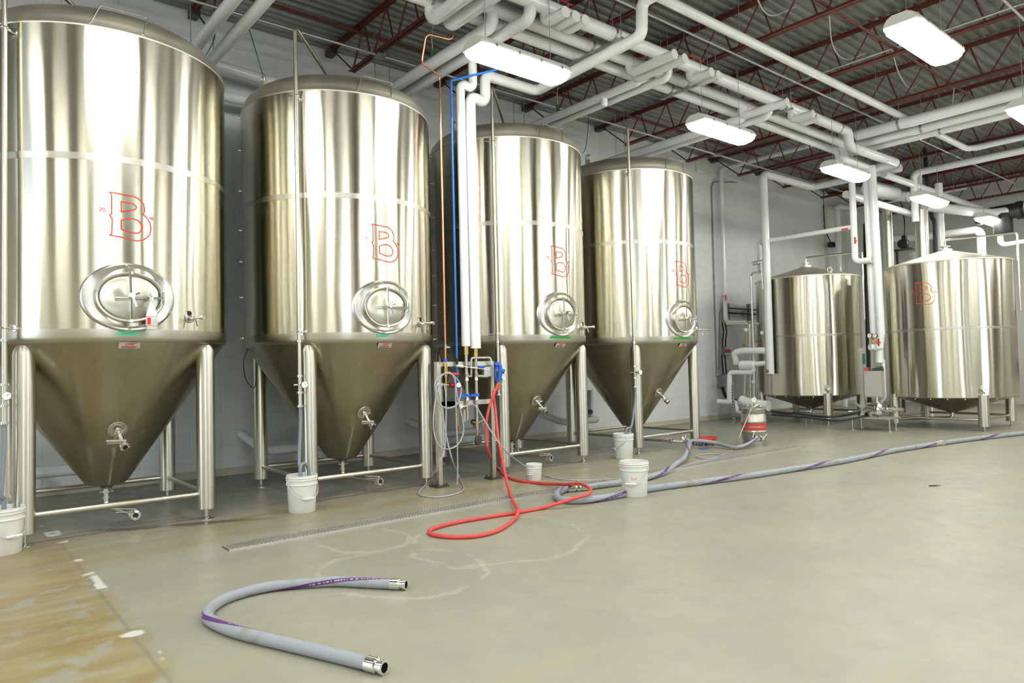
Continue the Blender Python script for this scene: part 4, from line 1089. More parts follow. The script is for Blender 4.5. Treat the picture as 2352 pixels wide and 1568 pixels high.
m = MB(); m.lathe([(0, 0), (0.042, 0), (0.045, 0.01), (0.045, 0.16), (0.03, 0.18), (0, 0.18)], 20, (0, 0.22, -0.015), (0, -1, 0)); m.build('actuator', 'steel', t)
m = MB(); m.cyl((0, 0.03, 0.06), (0, 0.0, -0.62), 0.016, 10); m.cyl((0, 0.2, -0.01), (0, 0.0, 0), 0.015, 8)
for z in (0.03, -0.03, -0.2, -0.33, -0.45): clamp_ring(m, (0, 0.0, z), (0, 0, 1), 0.03)
m.build('stem', 'steel', t)
# electrical gear on the back wall
def W(px, py, y=WALL_Y-0.05): return at_y(px, py, y)
c0, c1 = W(1641, 418), W(1648, 860)
xa = c1.x
run('thin grey conduit clipped to the block wall and bending out to the joists', [(xa+1.4, WALL_Y-0.03, c0.z+0.18), (xa+0.05, WALL_Y-0.03, c0.z), (xa, WALL_Y-0.03, c1.z)], 0.016, 0.2, mat='grey_enamel', name='conduit', cat='conduit')
run('thicker grey conduit rising from the electrical box on the wall', [W(1665, 706), W(1655, 716), W(1653, 860)], 0.026, 0.10, mat='grey_enamel', name='conduit', cat='conduit')
p = W(1657, 872); t = thing('junction_box', 'grey steel electrical junction box on the block wall', 'electrical box', p)
m = MB(); m.box((0.06, 0.0, -0.02), (0.34, 0.16, 0.30)); m.build('box', 'grey_enamel', t, smooth=False)
m = MB(); m.box((0.06, -0.085, -0.02), (0.32, 0.012, 0.28)); m.build('cover', 'galvanized', t, smooth=False)
m = MB(); m.box((-0.10, 0.0, 0.17), (0.13, 0.10, 0.16)); m.build('upper_box', 'galvanized', t, smooth=False)
p = W(1667, 806); t = thing('switch_box', 'light grey switch box with two red push buttons', 'switch', p)
m = MB(); m.box((0, 0, 0), (0.24, 0.10, 0.20)); m.build('box', 'galvanized', t, smooth=False)
for s in (-0.055, 0.055):
    m = MB(); m.lathe([(0, 0.08), (0.04, 0.078), (0.045, 0.05), (0.045, 0.04)], 16, (s, 0, 0), (0, -1, 0)); m.build('button', 'red_plastic', t)
for i, dx in enumerate((-4, 3)):
    m = MB(); m.sweep(smooth_curve([W(1663+dx, 742), W(1666+dx, 762), W(1664+dx, 780), W(1664+dx, 797)], 5), 0.016, 8); tag(m.build('cable', 'black_rubber'), 'black cable dropping into the top of the push-button switch box', 'cable', 'cables above the switch box')
    m = MB(); m.sweep(smooth_curve([W(1662+dx, 816), W(1664+dx, 840), W(1666+dx, 862), W(1668+dx, 884)], 5), 0.016, 8); tag(m.build('cable', 'black_rubber'), 'black cable leaving the bottom of the push-button switch box', 'cable', 'cables below the switch box')
m = MB(); m.sweep(smooth_curve([W(1660, 888), W(1663, 900), W(1670, 912), W(1690, 918)], 5), 0.035, 10); tag(m.build('cable', 'black_rubber'), 'thick black cable curling from the junction box bottom', 'cable')
for (py, r, mt, lab) in ((707, 0.02, 'dark_steel', 'dark steel rail bracketed off the wall'), (718, 0.024, 'black_rubber', 'bundle of black cables lying along the wall rail')):
    m = MB(); m.cyl(W(1670, py, 9.75), (18.0, 9.75, W(1670, py, 9.75).z-0.02), r, 8); o = tag(m.build('wall_rail' if r == 0.02 else 'cable_bundle', mt), lab, 'rail' if r == 0.02 else 'cable')
    if r == 0.02:
        for px in (1671, 1720):
            s = MB(); b_ = W(px, py+10, 9.80); s.box(b_, (0.05, 0.10, 0.42)); s.build('bracket', 'grey_enamel', o, smooth=False)
# pump skid and control box between the brew tanks
pp = at_z(2008, 988, 0.0); t = thing('pump_skid', 'stainless pump on a low four-footed stand between the brew tanks', 'pump', (pp.x, pp.y, 0))
m = MB(); m.box((0.05, 0.0, 0.24), (0.45, 0.75, 0.02)); m.build('stand_top', 'steel_dull', t, smooth=False)
for sx, sy in ((-0.14, -0.34), (0.24, -0.30), (-0.14, 0.34), (0.24, 0.34)):
    m = MB(); m.cyl((sx, sy, 0), (sx, sy, 0.24), 0.014, 8); m.cyl((sx, sy, 0), (sx, sy, 0.015), 0.04, 12); m.build('stand_leg', 'steel', t)
m = MB(); m.lathe([(0, -0.16), (0.11, -0.15), (0.12, -0.10), (0.12, 0.06), (0.14, 0.08), (0.14, 0.12), (0.09, 0.16), (0.05, 0.18), (0, 0.18)], 22, (0.05, 0.02, 0.40), (0, -1, 0)); m.build('pump_body', 'chrome', t)
m = MB(); m.cyl((0.05, -0.1, 0.40), (0.05, -0.52, 0.40), 0.04, 14); clamp_ring(m, (0.05, -0.24, 0.40), (0, 1, 0), 0.07); clamp_ring(m, (0.05, -0.36, 0.40), (0, 1, 0), 0.065); m.cyl((0.05, -0.05, 0.45), (0.05, -0.05, 0.72), 0.03, 12); m.build('pump_piping', 'steel', t)
m = MB(); m.beam((0.0, 0.34, 0.52), (0.0, 0.02, 0.26), 0.03, 0.03); m.build('stand_brace', 'steel_dull', t, smooth=False)
m = MB(); m.box((0.08, 0.22, 0.9), (0.06, 0.07, 1.35)); m.build('mast', 'steel_dull', t, smooth=False)
t2 = thing('control_box', 'grey stainless control box mounted beside the pump mast', 'control box', (pp.x, pp.y-0.02, 0.64))
m = MB(); m.box((0.04, 0, 0.24), (0.14, 0.32, 0.50)); m.build('enclosure', 'steel_dull', t2, smooth=False)
m = MB(); m.box((-0.034, 0, 0.24), (0.012, 0.29, 0.46)); m.build('lid', 'plate_label', t2, smooth=False)
m = MB(); m.cyl((0.05, 0.02, 0.49), (0.05, -0.16, 0.53), 0.05, 12); m.cyl((0.05, 0.1, 0.5), (0.05, 0.1, 0.56), 0.04, 12); m.build('cable_glands', 'dark_steel', t2)
m = MB(); m.cyl((0.0, 0.12, 0.48), (0.0, 0.12, 0.55), 0.03, 12); m.build('stop_button', 'red_plastic', t2)
m = MB(); m.box((pp.x+0.0, pp.y+0.14, 1.36), (0.01, 0.05, 0.20)); tag(m.build('glove', 'green_line', smooth=False), 'green rag hanging beside the pump mast', 'rag')
for i, (c, lab) in enumerate((([(1772, 945), (1830, 950), (1900, 957), (1960, 950), (1985, 940)], 'black hose looping under the plain brew tank towards the pump'), ([(1775, 952), (1850, 958), (1920, 965), (1985, 955), (2030, 938), (2050, 925)], 'second black hose draped past the pump skid'))):
    m = MB(); m.sweep(smooth_curve([at_z(x, y, 0.27) for x, y in c], 6), 0.022, 8); tag(m.build('hose', 'black_rubber'), lab, 'hose')
for px, lab in ((1852, 'thin wire hose stand under the plain brew tank near its front leg'), (1948, 'thin wire hose stand under the plain brew tank near the pump')):
    p = at_z(px, 978, 0); m = MB()
    m.tube([p, p+Vector((0, 0, 0.30)), p+Vector((0.05, -0.10, 0.30)), p+Vector((0.05, -0.10, 0))], 0.008, 0.02, 6); tag(m.build('hose_stand', 'steel'), lab, 'stand')
# brewhouse platform glimpsed past the B-marked tank
t = thing('brewhouse_frame', 'stainless brewhouse framework with brown panels glimpsed past the B-marked tank', 'framework', (19.2, 3.9, 0))
for z in (0.75, 1.35, 2.05, 2.45, 2.62):
    m = MB(); m.cyl((0, 0.55, z), (0, -3.0, z), 0.045, 12); m.build('rail', 'steel', t)
for z in (1.7, 2.25):
    m = MB(); m.box((0.08, -1.2, z), (0.04, 3.4, 0.26)); m.build('panel', 'brown_panel', t, smooth=False)
for y in (0.5, -1.2, -2.9):
    m = MB(); m.cyl((0, y, 0), (0, y, 2.65), 0.05, 12); m.build('upright', 'steel_leg', t)
m = MB(); m.box((0.1, -1.2, 1.05), (0.2, 3.2, 0.45)); m.build('burner_box', 'dark_steel', t, smooth=False)

# low glycol pipes on the wall behind the fermenters
for i, x in enumerate(TX):
    t = thing('glycol_pipe', 'low white insulated pipe with a dial thermometer behind ' + ('the spray-bottle tank', 'the teal-taped tank', 'the hose-station tank', 'the last fermenter')[i], 'pipe', (x, 9.0, 0), 0, 'low glycol pipes')
    m = MB(); m.tube([(-0.55, 0.75, 0.55), (-0.5, 0.0, 0.38), (0.35, 0.0, 0.37), (0.5, 0.3, 0.37), (0.5, 0.3, 0.9)], 0.06, 0.09, 14); m.build('pipe', 'white_jacket', t)
    g = gauge(t, (0.17, -0.02, 0.52), (0.35, 1, 0.0), 0.045, 'dark_steel', 'thermometer')
    m = MB(); m.cyl((0.17, -0.02, 0.42), (0.17, -0.02, 0.49), 0.012, 8); m.build('stem', 'brass', t)

# conduits and green wires overhead
cz = 5.66; cy = 8.38
run('thin pale conduit fixed under the joists along the tank row', [(-4, cy, cz), (20.5, cy, cz)], 0.017, mat='conduit', name='conduit', cat='conduit')
for i, (y, z, lab) in enumerate(((5.42, 5.66, 'thin pale conduit running above the light fixtures of the pipe rack'), (2.6, 5.66, 'thin pale conduit running along the joists over the open floor'), (1.7, 5.66, 'thin pale conduit strung nearest the hall side'))):
    run(lab, [(-4, y, z), (21, y, z)], 0.016, mat='conduit', name='conduit', cat='conduit')
run('thin pale conduit lying along a joist bottom chord', [(10.5, -3, 5.755), (10.5, 5.9, 5.755)], 0.018, mat='conduit', name='conduit', cat='conduit')
for i, x in enumerate((4.7, 8.6, 12.55, 16.4)):
    for y in ((cy,) if i else (cy, 6.9)):
        m = MB(); m.box((x, y, 5.665), (0.13, 0.13, 0.06)); tag(m.build('conduit_box', 'galvanized', smooth=False), 'small galvanized conduit box under a joist', 'electrical box', 'conduit boxes')
for i, (pts, lab) in enumerate(((((570, 60), (590, 125), (600, 160), (607, 182)), 'thin green wire hanging down to the lug of the teal-taped tank'), ((( 498, 60), (490, 95), (478, 118), (470, 132)), 'thin green wire hanging beside the twin branch pipes'), (((1352, 255), (1350, 300), (1345, 340), (1338, 352)), 'thin green wire hanging down to the lug of the last fermenter'))):
    m = MB(); m.sweep(smooth_curve([at_y(x, y, 8.3) for x, y in pts], 5), 0.006, 6); tag(m.build('wire', 'green_line'), lab, 'wire')
for i, (x, pts) in enumerate(((7.4, ((0, 0, 6.15), (0.3, 0.1, 5.9), (0.9, 0.25, 5.82), (1.5, 0.2, 6.1))), (9.4, ((0, 0, 6.15), (0.5, 0.2, 5.85), (1.1, 0.3, 5.84), (1.8, 0.3, 6.12))), (11.4, ((0, 0, 6.15), (0.5, 0.1, 5.9), (1.2, 0.2, 5.86), (1.7, 0.2, 6.12))), (14.0, ((0, 0, 6.15), (0.5, 0.2, 5.9), (1.1, 0.3, 5.84), (1.8, 0.3, 6.12))))):
    m = MB(); m.sweep(smooth_curve([Vector(p)+Vector((x, 4.45, 0)) for p in pts], 6), 0.010, 6); tag(m.build('cable', 'cable_white'), 'pale cable sagging between two roof joists', 'cable', 'sagging cables')
m = MB(); p = at_z(2157, 198, 5.76); m.box(p, (0.16, 0.22, 0.012)); tag(m.build('wooden_tag', 'wood_tag', smooth=False), 'small ochre board lying on a joist bottom chord', 'board')

# ------------------------------------------------------------------ hose and valve station
HS = thing('hose_station', 'stainless two-post valve station with steel pipes and blue-handled valves', 'valve station', (0, 0, 0))
PL, PR = at_y(1010, 1115, MY).x, at_y(1133, 1100, MY).x
ZR = 1.46
for x in (PL, PR):
    m = MB(); m.box((x, MY, ZR/2), (0.055, 0.055, ZR)); p_ = m.build('post', 'steel_leg', HS, smooth=False)
    m = MB(); m.box((x, MY, 0.012), (0.16, 0.16, 0.02))
    for sx in (-1, 1):
        for sy in (-1, 1): m.cyl((x+sx*0.06, MY+sy*0.06, 0), (x+sx*0.06, MY+sy*0.06, 0.05), 0.008, 6)
    m.build('base_plate', 'dark_steel', p_, smooth=False)
for z, x0 in ((ZR-0.03, PL), (0.96, PL+0.3)):
    m = MB(); m.box(((PL+PR)/2, MY, z), (PR-PL+0.05, 0.05, 0.055)); m.build('rail', 'steel_dull', HS, smooth=False)
m = MB(); m.box((PL+0.1, MY, 0.96), (0.25, 0.05, 0.055)); m.build('rail', 'steel_dull', HS, smooth=False)
yf = YDR
for (dx, zt, zb, nm) in ((drop_a.x, drop_a.z, 0.76, 'supply_pipe'), (drop_b.x, drop_b.z, 0.62, 'supply_pipe')):
    m = MB(); m.cyl((dx, yf, zt), (dx, yf, zb), 0.019, 12); p_ = m.build(nm, 'cast_iron_pipe', HS)
    m = MB(); m.cyl((dx, yf, zt+0.02), (dx, yf, zt-0.10), 0.030, 14); m.build('brass_union', 'brass', p_)
    for z in (1.27, 1.03):
        m = MB(); m.lathe([(0.019, -0.045), (0.028, -0.045), (0.028, -0.028), (0.023, -0.02), (0.023, 0.02), (0.028, 0.028), (0.028, 0.045), (0.019, 0.045)], 10, (dx, yf, z), (0, 0, 1)); v = m.build('ball_valve', 'steel', p_)
        if z < 1.2:
            m = MB(); m.box((dx-0.05, yf-0.035, z+0.02), (0.13, 0.012, 0.03)); m.cyl((dx, yf-0.04, z+0.02), (dx, yf, z+0.02), 0.012, 8); m.build('valve_lever', 'blue_plastic', v, smooth=False)
m = MB(); m.tube([(drop_a.x+0.07, yf, 1.28), (drop_a.x+0.07, yf-0.01, 1.50), (drop_b.x+0.22, yf-0.01, 1.50), (drop_b.x+0.22, yf-0.03, 1.40)], 0.014, 0.03, 10); m.build('cross_pipe', 'cast_iron_pipe', HS)
m = MB(); m.tube([(drop_a.x, yf, 1.28), (drop_a.x+0.07, yf-0.01, 1.28)], 0.014, 0.0, 10); m.tube([(drop_b.x, yf-0.01, 1.28), (drop_b.x+0.16, yf-0.02, 1.27)], 0.018, 0.02, 10); m.tube([(drop_b.x-0.09, yf-0.01, 1.38), (drop_b.x+0.02, yf-0.01, 1.38)], 0.014, 0.0, 10)
m.build('branch_pipe', 'cast_iron_pipe', HS)
m = MB(); m.box((drop_b.x+0.05, yf-0.05, 1.39), (0.10, 0.012, 0.025)); m.build('valve_lever', 'blue_plastic', HS, smooth=False)
m = MB(); m.box((drop_b.x+0.17, yf-0.0, 1.33), (0.13, 0.05, 0.12)); m.build('mounting_block', 'steel_dull', HS, smooth=False)
m = MB(); m.tube([(drop_b.x, yf, 0.70), (drop_b.x+0.09, yf-0.01, 0.74)], 0.010, 0.0, 8); m.tube([(drop_b.x, yf, 0.70), (drop_b.x-0.08, yf-0.01, 0.73)], 0.010, 0.0, 8); m.tube([(drop_b.x, yf, 0.62), (drop_b.x, yf, 0.55)], 0.012, 0, 8); m.build('drain_cock', 'brass', HS)
gauge(HS, (drop_b.x+0.01, yf, 0.50), (-0.35, 1.0, 0), 0.062, 'dark_steel', 'thermometer')
# copper line with yellow valve and red lever
cu_x = at_y(1017, 800, MY).x
ct = at_y(1012, 180, MY); cb_ = at_y(968, 95, 6.7); cb2 = at_y(968, 145, 6.7)
run('thin copper tube dropping from the ceiling to the hose station', [(cb_.x+0.30, 6.5, 5.9), (cb_.x+0.30, 6.5, cb_.z+0.02), (cb_.x, 6.6, cb_.z+0.05), (cb2.x, 6.7, cb2.z), (cu_x, yf, ct.z), (cu_x, yf, 1.44)], 0.011, 0.06, mat='copper', name='copper_tube', cat='tube')
m = MB(); m.cyl((cu_x, yf, 1.62), (cu_x, yf, 1.66), 0.016, 8); m.box((cu_x+0.03, yf-0.01, 1.63), (0.05, 0.02, 0.015)); m.build('tube_clip', 'steel', HS, smooth=False)
m = MB(); m.cyl((cu_x, yf, 1.44), (cu_x, yf, 1.28), 0.018, 10); m.cyl((cu_x, yf, 1.38), (cu_x, yf, 1.34), 0.026, 8); v = m.build('brass_valve', 'brass', HS)
m = MB(); m.box((cu_x+0.10, yf-0.03, 1.315), (0.13, 0.012, 0.028)); m.build('valve_lever', 'red_plastic', v, smooth=False)
m = MB(); m.box((cu_x-0.02, yf-0.02, 1.475), (0.04, 0.03, 0.035)); m.build('tube_clamp', 'blue_plastic', HS, smooth=False)
rg = MB(); rg.lathe([(0, 0.05), (0.028, 0.045), (0.034, 0.0), (0.028, -0.04), (0, -0.05)], 14, (cu_x+0.08, yf-0.02, 1.18), (1, 0, 0)); rg = rg.build('regulator', 'dark_red', HS)
gauge(rg, (cu_x+0.13, yf-0.06, 1.18), (-0.2, -1, 0.1), 0.032, 'chrome')
gauge(HS, (cu_x-0.12, yf-0.03, 1.19), (-0.3, -1, 0.1), 0.03, 'chrome')
m = MB(); m.cyl((cu_x-0.12, yf-0.01, 1.19), (cu_x+0.08, yf-0.01, 1.18), 0.010, 8); m.cyl((cu_x, yf, 1.28), (cu_x, yf, 1.05), 0.012, 8); m.build('gas_fitting', 'brass', HS)
# blue line
bl_x = at_y(1044, 860, MY).x; bt = at_y(1036, 185, 6.6); b2_ = at_z(1097, 148, bt.z+0.12)
run('thin bright blue tube dropping to the hose station next to the copper tube', [(bt.x+0.42, 6.15, bt.z+0.10), (bt.x, 6.6, bt.z), (bl_x, yf, bt.z-0.3), (bl_x, yf, 1.02)], 0.013, 0.03, mat='blue_tube', name='blue_tube', cat='tube')
m = MB(); m.cyl((bl_x, yf, 1.50), (bl_x, yf, 1.42), 0.017, 10); m.build('tube_grommet', 'black_rubber', HS)
m = MB(); m.cyl((bl_x+0.0, yf, 1.02), (bl_x, yf, 0.70), 0.010, 8); m.cyl((bl_x+0.04, yf, 0.92), (bl_x+0.14, yf, 0.92), 0.016, 8); v = m.build('regulator_body', 'brass', HS)
gauge(v, (bl_x+0.0, yf-0.05, 0.93), (-0.3, -1, 0.1), 0.034, 'chrome')
m = MB(); m.cyl((bl_x+0.09, yf, 0.88), (bl_x+0.09, yf, 0.74), 0.022, 10); m.build('filter_bowl', 'cast_iron_pipe', v)
for z in (1.10, 0.67):
    m = MB(); m.box((bl_x-0.01, yf-0.03, z), (0.03, 0.02, 0.025)); m.build('tube_tag', 'red_plastic', HS, smooth=False)
m = MB(); m.cyl((bl_x+0.04, yf-0.06, 1.40), (bl_x-0.06, yf-0.09, 1.41), 0.018, 10, 0.014); m.cyl((bl_x+0.03, yf-0.06, 1.40), (PR-0.1, yf-0.05, 1.35), 0.005, 6)
tag(m.build('brush', 'white_plastic'), 'white-handled wire brush stuck through the hose station pipes', 'brush')
# blue spray gun hooked on the end of the station
sg = thing('spray_gun', 'bright blue water gun hooked on the valve station post', 'spray gun', (PR+0.02, yf-0.06, 1.18))
m = MB(); m.sweep(smooth_curve([Vector((-0.04, 0, 0.22)), Vector((0.0, 0, 0.24)), Vector((0.03, -0.01, 0.20)), Vector((0.02, -0.01, 0.10)), Vector((0.0, 0, 0.02))], 5), 0.028, 12); m.cyl((0.03, -0.01, 0.16), (0.075, -0.04, 0.14), 0.028, 12); m.build('body', 'blue_plastic', sg)
m = MB(); m.tube([(-0.035, -0.02, 0.20), (-0.055, -0.02, 0.12), (-0.03, -0.01, 0.02)], 0.010, 0.03, 8); m.build('trigger_guard', 'blue_plastic', sg)
m = MB(); m.cyl((0.01, -0.01, 0.02), (0.01, -0.01, -0.05), 0.016, 10); m.build('hose_barb', 'brass', sg)

# ------------------------------------------------------------------ hoses
def hose(label, pts, r, mat, name='hose', n=6, seg=14, fittings=(), group=None):
    P = smooth_curve(pts, n)
    m = MB(); m.sweep(P, r, seg)
    o = tag(m.build(name, mat, ang=60), label, 'hose', group)
    return o, P
def ferrule(parent, p, d, r, L=0.07):
    p, d = Vector(p), Vector(d).normalized()
    m = MB(); m.lathe([(r*0.9, -L), (r*1.08, -L), (r*1.10, -0.012), (r*0.86, -0.006), (r*0.86, 0.012), (r*1.0, 0.016), (r*1.0, 0.030), (r*0.70, 0.032), (r*0.66, 0.0), (0, -0.004)], 22, p, d); f_ = m.build('end_ferrule', 'chrome', parent)
    m = MB(); m.lathe([(r*0.64, 0.024), (r*0.64, -0.002), (0, -0.003)], 16, p, d); m.build('bore', 'dark_hole', f_)
def coupling(parent, p, d, r):
    p, d = Vector(p), Vector(d).normalized()
    m = MB(); m.lathe([(r*0.9, -0.12), (r*1.1, -0.12), (r*1.1, -0.03), (r*0.85, -0.025), (r*0.85, -0.02), (r*1.35, -0.016), (r*1.35, 0.016), (r*0.85, 0.02), (r*0.85, 0.025), (r*1.1, 0.03), (r*1.1, 0.12), (r*0.9, 0.12)], 18, p, d); c_ = m.build('clamp_coupling', 'chrome', parent)
    m = MB(); m.cyl(p+Vector((0, 0, r*1.2)), p+Vector((0.0, -0.02, r*2.3)), 0.008, 6); m.build('wing_nut', 'steel', c_)
RH = 0.033
pts = [at_z(x, y, RH) for x, y in ((905, 1341), (842, 1338), (769, 1335), (672, 1341), (600, 1350), (527, 1370), (486, 1394), (477, 1416), (493, 1430), (527, 1445), (575, 1459), (648, 1476), (721, 1493), (793, 1510), (852, 1525))]
h1, P = hose('loose C-shaped grey hose with a purple stripe and steel end ferrules', pts, RH, 'grey_hose')
ferrule(h1, P[0]+(P[0]-P[1]).normalized()*0.05, P[0]-P[1], RH); ferrule(h1, P[-1]+(P[-1]-P[-2]).normalized()*0.05, P[-1]-P[-2], RH)
RH2 = 0.036
pts = [at_z(x, y, RH2) for x, y in ((1320, 1121), (1294, 1124), (1278, 1136), (1288, 1146), (1325, 1149), (1376, 1144), (1431, 1134), (1492, 1122), (1580, 1110), (1700, 1095), (1800, 1080), (1936, 1058), (2048, 1035), (2156, 1018), (2271, 1003), (2420, 988), (2600, 978))]
h2, P = hose('long grey hose with a purple stripe snaking away across the open floor', pts, RH2, 'grey_hose')
i_ = min(range(len(P)), key=lambda k: (P[k]-at_z(2156, 1018, RH2)).length); coupling(h2, P[i_], P[i_+1]-P[i_-1], RH2)
coupling(h2, P[0]+(P[0]-P[1]).normalized()*0.03, P[0]-P[1], RH2)
vx = TX[3]+0.108; vy = TY-0.675
vend = Vector((vx+0.05, vy-0.33, 0.115))
pts = [at_z(1332, 1120, RH2), at_z(1393, 1112, RH2), at_z(1444, 1105, RH2), at_z(1495, 1094, RH2), at_z(1529, 1082, RH2), at_z(1553, 1065, 0.045), at_z(1573, 1048, 0.08), vend+Vector((-0.02, -0.03, 0))]
h3, P = hose('grey hose length joining the last fermenter valve to the floor hose', pts, RH2, 'grey_hose')
ferrule(h3, P[-1], P[-1]-P[-2], RH2, 0.09)
t = thing('tee_fitting', 'stainless clamped tee joining two grey hoses to the last fermenter valve', 'fitting', (vx, vy, 0.125))
m = MB(); m.cyl((0.0, -0.03, 0), (0.07, -0.22, -0.005), 0.026, 14); m.cyl((0.06, -0.2, -0.005), (0.19, -0.17, 0.0), 0.024, 12); m.cyl((0.07, -0.2, -0.005), (0.05, -0.36, -0.01), 0.026, 12); m.build('tee', 'chrome', t)
for p, d in (((0.02, -0.07, 0), (0.3, -1, 0)), ((0.055, -0.3, -0.008), (0.1, 1, 0)), ((0.14, -0.185, 0), (1, 0.2, 0))):
    m = MB(); clamp_ring(m, p, d, 0.046); c_ = m.build('clamp', 'chrome', t)
m = MB(); m.cyl((0.10, -0.20, 0.02), (0.13, -0.22, 0.10), 0.012, 8); m.cyl((0.10, -0.19, -0.01), (0.12, -0.15, 0.06), 0.02, 10); m.build('bleed_cock', 'steel', t)
kg = at_z(1733, 1022, 0)
kp = Vector((kg.x-0.17, kg.y-0.16, 0.13))
pts = [Vector((vx+0.20, vy-0.165, 0.125)), at_z(1619, 1013, 0.11), at_z(1648, 1018, 0.07), at_z(1683, 1027, 0.04), at_z(1712, 1022, 0.06), kp]
h4, P = hose('short grey hose linking the steel keg to the clamped tee', pts, 0.030, 'grey_hose')
ferrule(h4, P[0], P[0]-P[1], 0.03, 0.05)

# red wash-down hose: hangs doubled from the gun, then loops over the floor
RR = 0.0175
hx, hy = PR+0.03, yf-0.07
def hang(px, py, y): return at_y(px, py, y)
pts = [Vector((hx-0.02, hy, 1.18)), hang(1121, 945, hy-0.02), hang(1117, 998, hy-0.03), hang(1122, 1037, hy-0.06)]
pts += [at_z(1136, 1068, 0.10)] + [at_z(x, y, RR) for x, y in ((1154, 1088), (1186, 1102), (1238, 1109))]
pts += [at_z(1291, 1112, 0.06), at_z(1333, 1111, 0.125), at_z(1354, 1121, 0.125), at_z(1353, 1133, 0.10)] + [at_z(1326, 1142, 0.09), at_z(1291, 1153, 0.06)]
pts += [at_z(x, y, RR) for x, y in ((1242, 1167), (1186, 1177), (1115, 1188), (1045, 1200), (1003, 1211), (986, 1219), (996, 1228), (1045, 1233), (1098, 1230), (1143, 1218), (1178, 1195))]
pts += [at_z(1190, 1172, 0.055), at_z(1179, 1151, 0.055), at_z(1168, 1121, 0.06), hang(1158, 1079, 6.15), hang(1149, 1033, 6.5), hang(1143, 998, 6.65), hang(1138, 945, hy-0.03), hang(1134, 900, hy), Vector((hx+0.01, hy, 1.13))]
hose('bright red wash-down hose hanging from the valve station and looping over the floor', pts, RR, 'red_hose', n=7)

# clear hoses at the station
RC = 0.0095
def st_(px, py, y=MY-0.12): return at_y(px, py, y)
pts = [st_(1016, 880), st_(1002, 900), st_(999, 860 + 20), st_(1012, 862), st_(1035, 858), st_(1056, 880), st_(1058, 905), st_(1048, 930), st_(1026, 937), st_(1008, 925), st_(1001, 895), st_(1012, 866), st_(1030, 855), st_(1044, 870), st_(1052, 920), st_(1062, 960), st_(1064, 995), st_(1050, 1022), st_(1026, 1031), st_(1006, 1020), st_(996, 985), st_(997, 940), st_(1004, 900), st_(1010, 885)]
hose('clear vinyl hose coiled in hanging loops on the valve station', pts, RC, 'clear_vinyl', name='clear_hose', seg=10)
pts = [st_(1008, 900), st_(1018, 960), st_(1027, 1010), st_(1040, 1060), at_z(1052, 1090, 0.06), at_z(1063, 1112, RC), at_z(1064, 1124, RC), at_z(1050, 1133, RC), at_z(1010, 1141, RC), at_z(975, 1139, RC), at_z(961, 1133, RC), at_z(968, 1122, RC), at_z(985, 1105, 0.05), st_(1008, 1065), st_(1021, 1030), st_(1024, 980), st_(1024, 910), st_(1020, 880)]
hose('clear vinyl hose hanging in a long narrow loop that rests on the floor', pts, RC, 'clear_vinyl', name='clear_hose', seg=10)
pts = [st_(1046, 870), st_(1047, 930), st_(1050, 1010), st_(1051, 1080), st_(1050, 1112)]
hose('clear vinyl tube hanging straight down from the blue-line regulator', pts, RC*0.9, 'clear_vinyl', name='clear_hose', seg=10)
pts = [Vector((bl_x+0.14, yf, 0.92)), st_(1092, 932, 6.8), st_(1120, 978, 6.7), st_(1158, 1032, 6.55), at_z(1200, 1066, 0.12), at_z(1235, 1086, 0.03)] + [at_z(x, y, RC) for x, y in ((1290, 1100), (1350, 1103), (1420, 1099), (1475, 1099), (1530, 1088), (1560, 1073), (1600, 1062), (1640, 1054), (1658, 1048), (1650, 1043), (1625, 1042), (1600, 1046), (1605, 1051), (1630, 1053), (1655, 1046), (1675, 1037), (1690, 1027))] + [at_z(1697, 1005, 0.25), kg+Vector((-0.06, -0.02, 0.63))]
hose('long thin clear gas hose trailing from the valve station across the floor to the keg', pts, RC*0.85, 'clear_vinyl', name='clear_hose', seg=10)

# ------------------------------------------------------------------ buckets
def make_bucket():
    t = thing('bucket', 'x', 'bucket')
    H, R0, R1 = 0.372, 0.131, 0.150
    def rz(z): return R0+(R1-R0)*z/H
    m = MB(); m.lathe([(0, 0.004), (R0-0.006, 0.004), (R0-0.004, 0), (R0, 0.004), (rz(0.275), 0.275), (rz(0.277)+0.010, 0.277), (rz(0.284)+0.010, 0.284), (rz(0.286), 0.287), (rz(0.322), 0.322), (rz(0.323)+0.009, 0.323), (rz(0.33)+0.009, 0.330), (rz(0.333)+0.001, 0.333), (rz(0.345), 0.345), (rz(0.346)+0.009, 0.346), (rz(0.353)+0.009, 0.353), (rz(0.356), 0.357), (rz(H)+0.002, H-0.003), (rz(H), H), (rz(H)-0.005, H-0.002), (rz(0.2)-0.005, 0.2), (R0-0.004, 0.012), (0, 0.012)], 40); m.build('pail', 'white_plastic', t, ang=45)
    for s in (-1, 1):
        m = MB(); m.cyl((s*(rz(0.30)-0.002), 0, 0.305), (s*(rz(0.30)+0.014), 0, 0.305), 0.014, 12); m.build('handle_ear', 'white_plastic', t)
    pts = []
    for k in range(17):
        a = math.pi*k/16
        x = -math.cos(a)*(rz(0.3)+0.012); s = math.sin(a)
        pts.append(Vector((x, -s*(0.152+0.01*s)*1.02, 0.305-0.17*s)))
    m = MB(); m.sweep(pts, 0.0035, 8); h = m.build('bail_handle', 'steel_dull', t)
    m = MB(); m.cyl(pts[6], pts[10], 0.011, 10); m.build('grip', 'white_plastic', h)
    return t
bk0 = make_bucket()
BK = ((1458, 1140, -0.41, 0.98, 'white pail standing alone on the open floor between two grey hose runs'),
      (694, 1176, 0.73, 0.98, 'white pail with a blue-grey hose end, at the front leg of the teal-taped tank'),
      (1433, 1054, -1.36, 0.98, 'white pail catching the drain hose of the last fermenter'),
      (6, 1272, 1.14, 0.98, 'white pail catching the drain hose of the spray-bottle tank'))
BPOS = []
